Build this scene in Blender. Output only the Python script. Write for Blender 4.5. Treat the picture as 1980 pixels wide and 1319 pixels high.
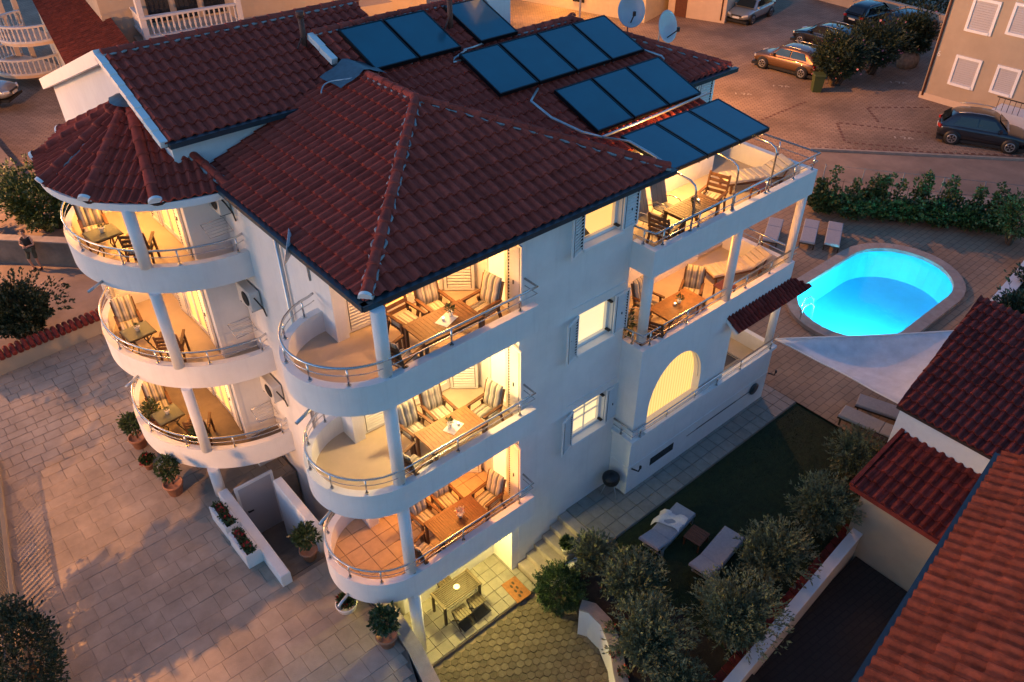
import bpy, bmesh, math, random
from mathutils import Vector, Matrix
R=math.radians; rnd=random.Random(7)
for o in list(bpy.data.objects): bpy.data.objects.remove(o)
S=bpy.context.scene; COL=S.collection
# ---------------------------------------------------------------- camera (calibrated from the building's vanishing points)
CAMC=Vector((-12.32856,-9.61134,17.3207)); FPX=1549.69
MR=(Vector((0.76157734,-0.64807045,-0.0021562)),Vector((-0.39747167,-0.46445416,-0.7913903)),Vector((0.51187521,0.60356194,-0.61130741)))
cd=bpy.data.cameras.new('camera'); cam=bpy.data.objects.new('camera',cd); COL.objects.link(cam); S.camera=cam
cd.sensor_width=36; cd.sensor_fit='HORIZONTAL'; cd.lens=FPX/1980*36; cd.clip_start=.1; cd.clip_end=3000
m3=Matrix((MR[0],-MR[1],-MR[2])).transposed(); cam.matrix_world=Matrix.Translation(CAMC)@m3.to_4x4()
def at(u,v,z=None,x=None,y=None):
    d=MR[0]*((u-990)/FPX)+MR[1]*((v-659.5)/FPX)+MR[2]
    s=(z-CAMC.z)/d.z if z is not None else ((y-CAMC.y)/d.y if y is not None else (x-CAMC.x)/d.x)
    return CAMC+d*s
def pix(p):
    q=Vector(p)-CAMC; w=q.dot(MR[2]); return 990+FPX*q.dot(MR[0])/w,659.5+FPX*q.dot(MR[1])/w,w
# ---------------------------------------------------------------- world, sun, exposure
W=bpy.data.worlds.new('World'); S.world=W; W.use_nodes=True
nt=W.node_tree; nt.nodes.clear()
sky=nt.nodes.new('ShaderNodeTexSky'); sky.sky_type='NISHITA'; sky.sun_disc=False
SUN_AZ=R(-28); SUN_EL=R(6)     # light travels along SUN_AZ (from +X towards +Y): the afterglow stands low at the far left
sdir=Vector((-math.cos(SUN_AZ),-math.sin(SUN_AZ),math.tan(SUN_EL))).normalized()
sky.sun_elevation=SUN_EL; sky.sun_rotation=math.atan2(sdir.x,sdir.y); sky.ozone_density=4.0; sky.air_density=1.0; sky.dust_density=.3
bg=nt.nodes.new('ShaderNodeBackground'); bg.inputs[1].default_value=.15
out=nt.nodes.new('ShaderNodeOutputWorld'); nt.links.new(sky.outputs[0],bg.inputs[0]); nt.links.new(bg.outputs[0],out.inputs[0])
sl=bpy.data.lights.new('sun','SUN'); sl.energy=.33; sl.angle=R(10); sl.color=(1,.47,.25)
so=bpy.data.objects.new('sun',sl); COL.objects.link(so); so.rotation_euler=(-sdir).to_track_quat('-Z','Y').to_euler(); so.location=(-30,-20,30)
S.view_settings.view_transform='Standard'; S.view_settings.look='None'; S.view_settings.gamma=1; S.view_settings.exposure=1.35
S.render.engine='CYCLES'
# ---------------------------------------------------------------- materials
def mat(name,col,rough=.7,metal=0,var=.0,nscale=3.,bump=0.,bscale=40.,rand=0.,emit=None,es=0.,col2=None,spec=None,coat=0.):
    m=bpy.data.materials.new(name); m.use_nodes=True; n=m.node_tree.nodes; l=m.node_tree.links
    b=n['Principled BSDF']; b.inputs['Roughness'].default_value=rough; b.inputs['Metallic'].default_value=metal
    if spec is not None: b.inputs['Specular IOR Level'].default_value=spec
    if coat: b.inputs['Coat Weight'].default_value=coat; b.inputs['Coat Roughness'].default_value=.05
    b.inputs['Base Color'].default_value=(*col,1)
    geo=n.new('ShaderNodeNewGeometry')
    last=None
    if var>0 or col2:
        t=n.new('ShaderNodeTexNoise'); t.inputs['Scale'].default_value=nscale; t.inputs['Detail'].default_value=6; t.inputs['Roughness'].default_value=.65
        l.new(geo.outputs['Position'],t.inputs['Vector'])
        mr=n.new('ShaderNodeMapRange'); mr.inputs[1].default_value=.32; mr.inputs[2].default_value=.68; l.new(t.outputs[0],mr.inputs[0])
        mx=n.new('ShaderNodeMix'); mx.data_type='RGBA'; l.new(mr.outputs[0],mx.inputs[0])
        c2=col2 if col2 else tuple(c*(1-var) for c in col)
        mx.inputs[6].default_value=(*c2,1); mx.inputs[7].default_value=(*[min(1,c*(1+var*.5)) for c in col],1); last=mx.outputs[2]
    if rand>0:
        oi=n.new('ShaderNodeObjectInfo'); h=n.new('ShaderNodeHueSaturation'); mr2=n.new('ShaderNodeMapRange'); mr2.inputs[3].default_value=1-rand; mr2.inputs[4].default_value=1+rand
        l.new(oi.outputs['Random'],mr2.inputs[0]); l.new(mr2.outputs[0],h.inputs['Value'])
        if last: l.new(last,h.inputs['Color'])
        else: h.inputs['Color'].default_value=(*col,1)
        last=h.outputs[0]
    if last: l.new(last,b.inputs['Base Color'])
    if bump>0:
        t=n.new('ShaderNodeTexNoise'); t.inputs['Scale'].default_value=bscale; t.inputs['Detail'].default_value=4; l.new(geo.outputs['Position'],t.inputs['Vector'])
        bp=n.new('ShaderNodeBump'); bp.inputs['Strength'].default_value=bump; bp.inputs['Distance'].default_value=.02; l.new(t.outputs[0],bp.inputs['Height']); l.new(bp.outputs[0],b.inputs['Normal'])
    if emit: b.inputs['Emission Color'].default_value=(*emit,1); b.inputs['Emission Strength'].default_value=es
    return m
M={}
M['wall']=mat('white_plaster',(.77,.76,.74),.85,var=.07,nscale=1.3,bump=.25,bscale=90)
def streaks(m,amt=.09):
    n=m.node_tree.nodes; l=m.node_tree.links; b=n['Principled BSDF']; src=b.inputs['Base Color'].links[0].from_socket
    geo=n.new('ShaderNodeNewGeometry'); mp=n.new('ShaderNodeMapping'); mp.inputs['Scale'].default_value=(5,5,.35); l.new(geo.outputs['Position'],mp.inputs[0]); t=n.new('ShaderNodeTexNoise'); t.inputs['Scale'].default_value=1.4; t.inputs['Detail'].default_value=7; t.inputs['Roughness'].default_value=.7; l.new(mp.outputs[0],t.inputs['Vector'])
    r=n.new('ShaderNodeMapRange'); r.inputs[1].default_value=.52; r.inputs[2].default_value=.78; r.inputs[3].default_value=1; r.inputs[4].default_value=1-amt; l.new(t.outputs[0],r.inputs[0]); h=n.new('ShaderNodeHueSaturation'); l.new(src,h.inputs['Color']); l.new(r.outputs[0],h.inputs['Value']); l.new(h.outputs[0],b.inputs['Base Color'])
streaks(M['wall'])
M['trim']=mat('white_trim',(.78,.77,.75),.6,var=.04,nscale=6)
M['pvc']=mat('white_lacquer',(.76,.76,.75),.35,var=.03,nscale=9)
M['tile']=mat('roof_tile',(.38,.066,.043),.8,var=.26,nscale=5,rand=.17,bump=.3,bscale=60,spec=.12)
M['tile2']=mat('orange_roof_tile',(.31,.066,.032),.8,var=.4,nscale=4,rand=.22,bump=.3,bscale=60,spec=.15)
M['tile3']=mat('crimson_roof_tile',(.20,.034,.026),.7,var=.4,nscale=4,rand=.22,bump=.3,bscale=60,spec=.15)
M['tile4']=mat('brown_red_roof_tile',(.12,.028,.016),.75,var=.4,nscale=4,rand=.2,bump=.3,spec=.15)
M['mortar']=mat('ridge_mortar',(.34,.34,.33),.9,var=.3,nscale=14,bump=.4)
M['under']=mat('roof_boarding',(.05,.025,.02),.9)
M['gutter']=mat('blue_grey_gutter',(.035,.06,.075),.35,metal=.3,var=.2)
M['flash']=mat('lead_flashing',(.09,.14,.17),.4,metal=.6,var=.25,nscale=8)
M['steel']=mat('brushed_steel',(.62,.62,.62),.22,metal=1,var=.08,nscale=30)
M['floor']=mat('beige_floor',(.47,.39,.30),.55,var=.1,nscale=2)
M['ftile']=mat('floor_tile',(.50,.36,.23),.45,var=.12,nscale=6,rand=.1)
M['grout']=mat('grout',(.20,.16,.12),.9,var=.2)
M['slab']=mat('courtyard_slab',(.36,.29,.225),.8,var=.28,nscale=1.1,rand=.07,bump=.35,bscale=35)
M['joint']=mat('paving_joint',(.25,.195,.15),.95,var=.25)
M['pathtile']=mat('path_tile',(.26,.24,.205),.7,var=.2,nscale=4,rand=.09,bump=.2)
M['hex']=mat('hexagon_paver',(.135,.112,.085),.85,var=.35,nscale=9,rand=.28,bump=.5,bscale=50)
M['soil']=mat('dark_soil',(.035,.028,.02),.95,var=.3,bump=.5)
M['lawn']=mat('lawn_turf',(.014,.03,.008),.95,var=.4,nscale=6,bump=.6,bscale=120)
M['grass']=mat('grass_blade',(.017,.038,.010),.8,var=.4,nscale=12)
M['deck']=mat('stone_deck_',(.24,.215,.19),.8,var=.25,nscale=1.2,bump=.25)
M['coping']=mat('pool_coping',(.36,.31,.27),.8,var=.2,nscale=3,rand=.06,bump=.4)
M['asphalt']=mat('road_surface',(.24,.185,.15),.9,var=.3,nscale=.6,bump=.3)
M['kerb']=mat('kerb_stone',(.30,.26,.22),.85,var=.2,bump=.3)
M['redbrick']=mat('dark_red_brick',(.13,.06,.045),.85,rand=.2)
M['paint']=mat('road_paint',(.42,.36,.29),.7,var=.2,nscale=20)
M['ground']=mat('earth_ground',(.10,.08,.06),.95,var=.4,nscale=.8,bump=.4)
M['wood']=mat('teak_wood',(.12,.048,.018),.6,var=.35,nscale=10,rand=.1,bump=.15)
M['woodl']=mat('honey_wood',(.30,.12,.035),.55,var=.3,nscale=10,rand=.08,bump=.15)
M['woodr']=mat('red_brown_wood',(.12,.036,.014),.5,var=.3,nscale=10,bump=.15)
M['woodd']=mat('dark_stained_wood',(.055,.035,.018),.55,var=.35,nscale=12)
M['black']=mat('black_plastic',(.012,.012,.013),.5)
M['char']=mat('charcoal_mat',(.03,.03,.032),.95,var=.3,bump=.5,bscale=200)
M['mesh']=mat('grey_sling_fabric',(.20,.19,.18),.8,var=.1,nscale=50)
M['cream']=mat('cream_cushion',(.60,.53,.42),.9,var=.1,nscale=12,bump=.3,bscale=150)
M['towel']=mat('white_towel',(.72,.70,.68),.95,var=.15,nscale=20,bump=.5,bscale=120)
M['blue_cloth']=mat('pale_lounger_cloth',(.33,.34,.37),.9,var=.12,nscale=14,bump=.2,bscale=150)
M['ceramic']=mat('white_ceramic',(.7,.69,.66),.25)
M['terra']=mat('terracotta',(.36,.165,.095),.8,var=.25,nscale=9,rand=.1,bump=.2)
M['sail']=mat('sail_canvas',(.68,.70,.72),.85,var=.16,nscale=2.6,bump=.3,bscale=6)
M['leaf']=mat('glossy_leaf',(.05,.085,.028),.45,var=.45,nscale=9,spec=.4)
M['olive']=mat('olive_leaf',(.15,.17,.085),.6,var=.45,nscale=9)
M['box']=mat('boxwood_leaf',(.03,.075,.018),.55,var=.45,nscale=9)
M['vine']=mat('vine_leaf',(.05,.09,.022),.55,var=.45,nscale=7)
M['darkleaf']=mat('dark_leaf',(.028,.048,.02),.6,var=.4,nscale=6)
M['bark']=mat('bark',(.11,.075,.05),.9,var=.35,nscale=14,bump=.6)
M['red']=mat('red_petal',(.45,.02,.025),.6,var=.3)
M['pink']=mat('pink_petal',(.55,.22,.28),.6,var=.3)
M['peach']=mat('peach_plaster',(.62,.47,.34),.85,var=.1,nscale=.8,bump=.2)
M['balus']=mat('pale_stone_baluster',(.62,.57,.52),.8,var=.12,nscale=4)
M['cream_wall']=mat('cream_plaster',(.42,.33,.235),.85,var=.1,nscale=.9,bump=.2)
M['yellow_wall']=mat('yellow_plaster',(.66,.52,.30),.85,var=.08)
M['lilac']=mat('roller_blind',(.44,.42,.43),.6,var=.03)
M['glassdark']=mat('dark_glass',(.012,.016,.02),.06,spec=.6)
M['rubber']=mat('tyre_rubber',(.015,.015,.015),.85)
M['alloy']=mat('alloy_rim',(.45,.45,.46),.3,metal=.9)
M['lampred']=mat('tail_light',(.35,.01,.01),.15,coat=.8)
M['headl']=mat('head_light',(.6,.6,.6),.08,coat=.8)
M['plate']=mat('number_plate',(.65,.65,.62),.5)
M['skin']=mat('skin',(.42,.25,.18),.55)
M['blackcloth']=mat('black_cotton',(.012,.012,.014),.95)
M['greencloth']=mat('grey_green_cotton',(.06,.07,.05),.95)
M['hair']=mat('brown_hair',(.07,.04,.025),.8)
M['binm']=mat('green_bin_plastic',(.055,.075,.02),.5)
M['chain']=mat('wire_mesh',(.22,.22,.22),.5,metal=.6)
M['ac']=mat('air_unit_casing',(.62,.61,.58),.5,var=.05)
M['rust']=mat('rust_brown_pipe',(.12,.045,.03),.7,var=.3)
M['dish']=mat('dish_enamel',(.50,.52,.54),.45,var=.05)
M['drain']=mat('galvanised_pipe',(.5,.52,.53),.35,metal=.7,var=.15,nscale=6)
M['stone']=mat('rubble_stone',(.26,.20,.15),.9,var=.4,nscale=5,bump=.7,bscale=12)
M['concrete']=mat('rough_concrete',(.17,.145,.12),.95,var=.35,nscale=1.5,bump=.5,bscale=12)
def carpaint(n,c): return mat(n,c,.32,metal=.55,coat=.9)
M['brown_car']=carpaint('copper_car_paint',(.17,.085,.035)); M['black_car']=carpaint('black_car_paint',(.012,.013,.016)); M['grey_car']=carpaint('graphite_car_paint',(.022,.025,.034)); M['silver_car']=carpaint('silver_car_paint',(.34,.34,.33)); M['white_car']=carpaint('white_car_paint',(.6,.6,.6))
# striped cushion
def stripes(name,cols,scale,axis=0,emit=0):
    m=mat(name,(.5,.5,.5),.9); n=m.node_tree.nodes; l=m.node_tree.links; b=n['Principled BSDF']
    tc=n.new('ShaderNodeTexCoord'); sp=n.new('ShaderNodeSeparateXYZ'); l.new(tc.outputs['Object'],sp.inputs[0])
    ma=n.new('ShaderNodeMath'); ma.operation='MULTIPLY'; ma.inputs[1].default_value=scale; l.new(sp.outputs[axis],ma.inputs[0])
    fr=n.new('ShaderNodeMath'); fr.operation='FRACT'; l.new(ma.outputs[0],fr.inputs[0])
    cr=n.new('ShaderNodeValToRGB'); cr.color_ramp.interpolation='LINEAR' if emit else 'CONSTANT'; l.new(fr.outputs[0],cr.inputs[0])
    e=cr.color_ramp.elements; e[0].position=0; e[0].color=(*cols[0][1],1); e[1].position=cols[1][0]; e[1].color=(*cols[1][1],1)
    for p,c in cols[2:]: q=e.new(p); q.color=(*c,1)
    l.new(cr.outputs[0],b.inputs['Base Color'])
    if emit: l.new(cr.outputs[0],b.inputs['Emission Color']); b.inputs['Emission Strength'].default_value=emit
    return m
g1,g2,g3=(.50,.45,.36),(.26,.25,.21),(.13,.13,.12)
M['stripe']=stripes('striped_cushion',[(0,g1),(.28,g2),(.4,g3),(.52,g2),(.64,g1),(.9,g2)],6.5)
M['curtain']=stripes('lit_pleated_curtain',[(0,(1,.60,.19)),(.5,(.80,.42,.10)),(.98,(1,.60,.19))],9.,emit=.50)
M['litglass']=mat('lit_curtain_pale',(.9,.8,.6),.6,emit=(1,.70,.30),es=.42)
M['litwarm']=mat('lit_room_warm',(.8,.5,.2),.6,emit=(1,.50,.12),es=.48)
M['lampglow']=mat('lamp_glass',(1,.8,.5),.4,emit=(1,.60,.25),es=5)
M['streetglow']=mat('sodium_lamp_glass',(1,.6,.3),.4,emit=(1,.50,.16),es=20)
M['poolglow']=mat('pool_lamp_glass',(.8,1,1),.4,emit=(.6,.95,1),es=8)
M['flame']=mat('candle_glow',(1,.8,.4),.5,emit=(1,.7,.3),es=5)
# solar glass: dark blue-black absorber below glass
M['solar']=mat('solar_glass',(.001,.11,.155),.16,spec=.9,var=.15,nscale=.9)
M['solarframe']=mat('solar_frame',(.012,.018,.022),.35,metal=.6)
M['glass']=mat('table_glass',(.10,.12,.10),.05,spec=.8)
# parking bricks (too far to tell single bricks)
def bricks(name,c1,c2,mo,w,h,rot):
    m=mat(name,c1,.85); n=m.node_tree.nodes; l=m.node_tree.links; b=n['Principled BSDF']
    geo=n.new('ShaderNodeNewGeometry'); mp=n.new('ShaderNodeMapping'); mp.inputs['Rotation'].default_value=(0,0,rot); l.new(geo.outputs['Position'],mp.inputs[0])
    bt=n.new('ShaderNodeTexBrick'); bt.inputs['Scale'].default_value=1; bt.inputs['Brick Width'].default_value=w; bt.inputs['Row Height'].default_value=h; bt.inputs['Mortar Size'].default_value=.022; bt.inputs['Mortar Smooth'].default_value=.4
    bt.inputs['Color1'].default_value=(*c1,1); bt.inputs['Color2'].default_value=(*c2,1); bt.inputs['Mortar'].default_value=(*mo,1); l.new(mp.outputs[0],bt.inputs['Vector'])
    t=n.new('ShaderNodeTexNoise'); t.inputs['Scale'].default_value=.35; t.inputs['Detail'].default_value=8; l.new(geo.outputs['Position'],t.inputs['Vector'])
    mr=n.new('ShaderNodeMapRange'); mr.inputs[1].default_value=.35; mr.inputs[2].default_value=.7; mr.inputs[3].default_value=.62; mr.inputs[4].default_value=1.12; l.new(t.outputs[0],mr.inputs[0])
    h_=n.new('ShaderNodeHueSaturation'); l.new(bt.outputs[0],h_.inputs['Color']); l.new(mr.outputs[0],h_.inputs['Value']); l.new(h_.outputs[0],b.inputs['Base Color'])
    bp=n.new('ShaderNodeBump'); bp.inputs['Strength'].default_value=.5; bp.inputs['Distance'].default_value=.01; bp.invert=True; l.new(bt.outputs['Fac'],bp.inputs['Height']); l.new(bp.outputs[0],b.inputs['Normal'])
    return m
M['brickpave']=bricks('parking_brick_paving',(.36,.255,.18),(.29,.20,.14),(.15,.10,.07),.36,.18,R(38))
M['deckpave']=bricks('pool_deck_paving',(.36,.25,.165),(.32,.22,.145),(.23,.16,.11),.45,.25,0)
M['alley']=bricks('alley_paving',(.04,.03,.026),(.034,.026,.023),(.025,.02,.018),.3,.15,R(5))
# ---------------------------------------------------------------- mesh builder
class MB:
    def __init__(s): s.v=[]; s.f=[]; s.sm=[]
    def add(s,vs,fs,smooth=False):
        b=len(s.v); s.v+= [tuple(p) for p in vs]; s.f+=[tuple(i+b for i in f) for f in fs]; s.sm+=[smooth]*len(fs); return s
    def box(s,x0,x1,y0,y1,z0,z1,T=None):
        vs=[(x0,y0,z0),(x1,y0,z0),(x1,y1,z0),(x0,y1,z0),(x0,y0,z1),(x1,y0,z1),(x1,y1,z1),(x0,y1,z1)]
        if T: vs=[T@Vector(p) for p in vs]
        return s.add(vs,[(3,2,1,0),(4,5,6,7),(0,1,5,4),(1,2,6,5),(2,3,7,6),(3,0,4,7)])
    def bev(s,x0,x1,y0,y1,z0,z1,b=.01,T=None):
        # box with chamfered top edges
        vs=[(x0,y0,z0),(x1,y0,z0),(x1,y1,z0),(x0,y1,z0),(x0,y0,z1-b),(x1,y0,z1-b),(x1,y1,z1-b),(x0,y1,z1-b),(x0+b,y0+b,z1),(x1-b,y0+b,z1),(x1-b,y1-b,z1),(x0+b,y1-b,z1)]
        if T: vs=[T@Vector(p) for p in vs]
        return s.add(vs,[(3,2,1,0),(8,9,10,11)]+[(i,(i+1)%4,4+(i+1)%4,4+i) for i in range(4)]+[(4+i,4+(i+1)%4,8+(i+1)%4,8+i) for i in range(4)])
    def bar(s,a,b,w,h,up=(0,0,1)):
        a=Vector(a);b=Vector(b);d=(b-a); L=d.length
        if L<1e-6: return s
        d/=L; u=Vector(up); r=d.cross(u)
        if r.length<1e-4: r=d.cross(Vector((1,0,0)))
        r.normalize(); u=r.cross(d)
        vs=[p+r*i*w/2+u*j*h/2 for p in(a,b) for i,j in((-1,-1),(1,-1),(1,1),(-1,1))]
        return s.add(vs,[(3,2,1,0),(4,5,6,7)]+[(i,(i+1)%4,4+(i+1)%4,4+i) for i in range(4)])
    def tube(s,path,r,n=8,closed=False,cap=True):
        P=[Vector(p) for p in path]; k=len(P); rs=r if isinstance(r,(list,tuple)) else [r]*k
        vs=[];pr=None
        for i in range(k):
            if closed: d=P[(i+1)%k]-P[i-1]
            else: d=P[min(i+1,k-1)]-P[max(i-1,0)]
            d.normalize()
            if pr is None:
                a=Vector((0,0,1)) if abs(d.z)<.9 else Vector((1,0,0)); x=d.cross(a).normalized()
            else: x=(pr-d*pr.dot(d)); x.normalize()
            pr=x; y=d.cross(x)
            vs+=[P[i]+(x*math.cos(t)+y*math.sin(t))*rs[i] for t in [2*math.pi*j/n for j in range(n)]]
        fs=[(i*n+j,i*n+(j+1)%n,((i+1)%k)*n+(j+1)%n,((i+1)%k)*n+j) for i in range(k if closed else k-1) for j in range(n)]
        s.add(vs,fs,True)
        if cap and not closed: s.f+=[tuple(len(s.v)-k*n+j for j in reversed(range(n))),tuple(len(s.v)-n+j for j in range(n))]; s.sm+=[False]*2
        return s
    def cyl(s,x,y,z0,z1,r,n=16,r1=None): return s.tube([(x,y,z0),(x,y,z1)],[r,r if r1 is None else r1],n)
    def lathe(s,prof,n=20,c=(0,0,0),sy=1.):
        k=len(prof); vs=[(c[0]+r*math.cos(2*math.pi*j/n),c[1]+sy*r*math.sin(2*math.pi*j/n),c[2]+z) for r,z in prof for j in range(n)]
        fs=[(i*n+j,i*n+(j+1)%n,(i+1)*n+(j+1)%n,(i+1)*n+j) for i in range(k-1) for j in range(n)]
        s.add(vs,fs,True); b=len(s.v)-k*n
        if prof[0][0]>1e-4: s.f.append(tuple(b+j for j in reversed(range(n)))); s.sm.append(False)
        if prof[-1][0]>1e-4: s.f.append(tuple(b+(k-1)*n+j for j in range(n))); s.sm.append(False)
        return s
    def prism(s,poly,z0,z1,T=None):
        k=len(poly); vs=[(x,y,z0) for x,y in poly]+[(x,y,z1) for x,y in poly]
        if T: vs=[T@Vector(p) for p in vs]
        return s.add(vs,[tuple(reversed(range(k))),tuple(range(k,2*k))]+[(i,(i+1)%k,k+(i+1)%k,k+i) for i in range(k)])
    def strip(s,path,prof,closed=False):
        # sweep a profile (offset along left normal, z) along a horizontal path
        k=len(path); n=len(prof); vs=[]
        for i,(x,y) in enumerate(path):
            if closed: d=Vector((path[(i+1)%k][0]-path[i-1][0],path[(i+1)%k][1]-path[i-1][1]))
            else: a=path[max(i-1,0)];b=path[min(i+1,k-1)]; d=Vector((b[0]-a[0],b[1]-a[1]))
            d.normalize(); nx,ny=-d.y,d.x
            mi=1.
            if 0<i<k-1 or closed:
                e=Vector((path[i][0]-path[i-1][0],path[i][1]-path[i-1][1])).normalized(); c=abs(e.dot(d)); mi=1/max(c,.5)
            vs+=[(x+nx*o*mi,y+ny*o*mi,z) for o,z in prof]
        fs=[(i*n+j,((i+1)%k)*n+j,((i+1)%k)*n+(j+1)%n,i*n+(j+1)%n) for i in range(k if closed else k-1) for j in range(n)]
        if not closed: fs+=[tuple(range(n)),tuple(reversed(range((k-1)*n,k*n)))]
        return s.add(vs,fs)
    def mesh(s,name,recalc=True):
        me=bpy.data.meshes.new(name); me.from_pydata(s.v,[],s.f); me.polygons.foreach_set('use_smooth',s.sm); me.validate(); me.update()
        if not recalc: return me
        bm=bmesh.new(); bm.from_mesh(me); bmesh.ops.recalc_face_normals(bm,faces=bm.faces); bm.to_mesh(me); bm.free()
        return me
    def build(s,name,m,parent=None,**k): return put(s.mesh(name),name,m,parent,**k)
def put(me,name,m,parent=None,loc=None,rot=None,kind=None,label=None):
    if m is not None and not me.materials: me.materials.append(M[m] if isinstance(m,str) else m)
    o=bpy.data.objects.new(name,me); COL.objects.link(o)
    if parent: o.parent=parent
    if loc: o.location=loc
    if rot: o.rotation_euler=rot
    if kind: o['kind']=kind
    if label: o['label']=label
    return o
def tag(o,label,cat,group=None):
    o['label']=label; o['category']=cat
    if group: o['group']=group
    return o
def thing(name,label,cat,loc=(0,0,0),rz=0,group=None):
    o=bpy.data.objects.new(name,None); COL.objects.link(o); o.location=loc; o.rotation_euler=(0,0,rz); o.empty_display_size=.2
    return tag(o,label,cat,group)
def structure(o): o['kind']='structure'; return o
def copy_tree(o,label,loc,rz=0,scale=None,group=None):
    def cp(a,par):
        c=a.copy(); COL.objects.link(c); c.parent=par
        for ch in a.children: cp(ch,c)
        return c
    c=cp(o,None); c.location=loc; c.rotation_euler=(0,0,rz); c['label']=label
    if scale: c.scale=scale if isinstance(scale,tuple) else (scale,)*3
    if group: c['group']=group
    return c
def light(name,parent,loc,col,watt,rad=.1,kind='POINT'):
    d=bpy.data.lights.new(name,kind); d.energy=watt; d.color=col
    if kind=='AREA': d.size=rad
    else: d.shadow_soft_size=rad
    o=bpy.data.objects.new(name,d); COL.objects.link(o); o.parent=parent; o.location=loc; return o
def inpoly(p,poly):
    x,y=p; c=False; j=len(poly)-1
    for i in range(len(poly)):
        a,b=poly[i],poly[j]
        if (a[1]>y)!=(b[1]>y) and x<(b[0]-a[0])*(y-a[1])/(b[1]-a[1])+a[0]: c=not c
        j=i
    return c
def clip(poly,edges):
    # poly: list of (u,v,w); edges: half planes (a,b,c) keep a*u+b*v>=c
    for a,b,c in edges:
        o=[]
        for i in range(len(poly)):
            p,q=poly[i-1],poly[i]; dp=a*p[0]+b*p[1]-c; dq=a*q[0]+b*q[1]-c
            if (dp>=0)!=(dq>=0):
                t=dp/(dp-dq); o.append(tuple(p[k]+(q[k]-p[k])*t for k in range(3)))
            if dq>=0: o.append(q)
        poly=o
        if len(poly)<3: return []
    return poly
def halfplanes(poly):
    A=sum(poly[i-1][0]*poly[i][1]-poly[i][0]*poly[i-1][1] for i in range(len(poly)))
    if A<0: poly=poly[::-1]
    r=[]
    for i in range(len(poly)):
        p,q=poly[i-1],poly[i]; dx,dy=q[0]-p[0],q[1]-p[1]; L=math.hypot(dx,dy) or 1
        a,b=-dy/L,dx/L; r.append((a,b,a*p[0]+b*p[1]))
    return r
# ---------------------------------------------------------------- roof tiles
def tile_quads(w,c):
    prof=[(0,0),(.30,0),(.42,.55),(.58,1),(.76,.9),(.90,.35),(1.0,0)]; H=.072
    fr=[(a*w,-.012,b*H+.042) for a,b in prof]; bk=[(a*w,c+.03,b*H*.92) for a,b in prof]; lo=[(a*w,-.004,max(b*H-.012,-.004)) for a,b in prof]
    n=len(prof); q=[]
    for i in range(n-1): q.append([fr[i],fr[i+1],bk[i+1],bk[i]]); q.append([lo[i],lo[i+1],fr[i+1],fr[i]])
    return q
class Roofs:
    def __init__(s,parent,m,limit=300): s.p=parent; s.m=m; s.tiles=[]; s.limit=limit; s.shared={}
    def slope(s,O,U,V,polys,w=.245,c=.365,name='roof_slope',off=.05,thick=.10,under='under'):
        O=Vector(O);U=Vector(U).normalized();V=Vector(V).normalized();N=U.cross(V).normalized()
        if N.z<0: N=-N
        T=Matrix((U,V,N)).transposed().to_4x4(); T.translation=O
        mb=MB()
        for po in polys: mb.prism([(a,b) for a,b in po],-thick,-.005,T)
        part=mb.build(name,under,s.p)
        for po in polys:
            hp=halfplanes(list(po)); us=[p[0] for p in po]; vs=[p[1] for p in po]
            for r in range(int(math.floor(min(vs)/c)),int(max(vs)/c)+1):
                v0=r*c
                for k in range(int(math.floor(min(us)/w)),int(max(us)/w)+1):
                    u0=k*w; q=tile_quads(w,c)
                    ins=[all(a*(u0+x)+b*(v0+y)>=d-.03 for a,b,d in hp) for x,y in((0,0),(w,0),(0,c),(w,c))]
                    if not any(ins):
                        cq=[clip([(p[0]+u0,p[1]+v0,p[2]) for p in f],hp) for f in q]; cq=[f for f in cq if f]
                        if not cq: continue
                    elif all(ins): cq=None
                    else: cq=[clip([(p[0]+u0,p[1]+v0,p[2]) for p in f],hp) for f in q]; cq=[f for f in cq if f]
                    ctr=T@Vector((u0+w/2,v0+c/2,0)); px=pix(ctr); vis=0<px[0]<1980 and 0<px[1]<1319
                    s.tiles.append((px[2] if vis else 1e6+px[2],part,T,u0,v0,w,c,cq,rnd.uniform(-.006,.006)))
        return part,T
    def finish(s):
        s.tiles.sort(key=lambda t:t[0]); rest={}
        for i,(d,part,T,u0,v0,w,c,cq,j) in enumerate(s.tiles):
            if i<s.limit and d<1e5:
                if cq is None:
                    if (w,c) not in s.shared:
                        mb=MB()
                        for f in tile_quads(w,c): mb.add(f,[tuple(range(len(f)))],True)
                        me=mb.mesh('tile'); s.shared[(w,c)]=me
                    me=s.shared[(w,c)]; o=put(me,'tile',s.m,part)
                    o.matrix_world=part.matrix_world@T@Matrix.Translation((u0,v0,j))@Matrix.Rotation(rnd.uniform(-.008,.008),4,'Z')
                else:
                    mb=MB()
                    for f in cq: mb.add([(p[0]-u0,p[1]-v0,p[2]) for p in f],[tuple(range(len(f)))],True)
                    o=mb.build('tile',s.m,part); o.matrix_world=part.matrix_world@T@Matrix.Translation((u0,v0,j))
            else:
                mb=rest.setdefault(part.name,(part,MB()))[1]
                for f in (cq if cq is not None else [[(p[0]+u0,p[1]+v0,p[2]) for p in g] for g in tile_quads(w,c)]):
                    mb.add([T@Vector((p[0],p[1],p[2]+j)) for p in f],[tuple(range(len(f)))],True)
        for part,mb in rest.values():
            mb.build('roof_tiles',s.m,part,kind='stuff')
capme={}
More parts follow.
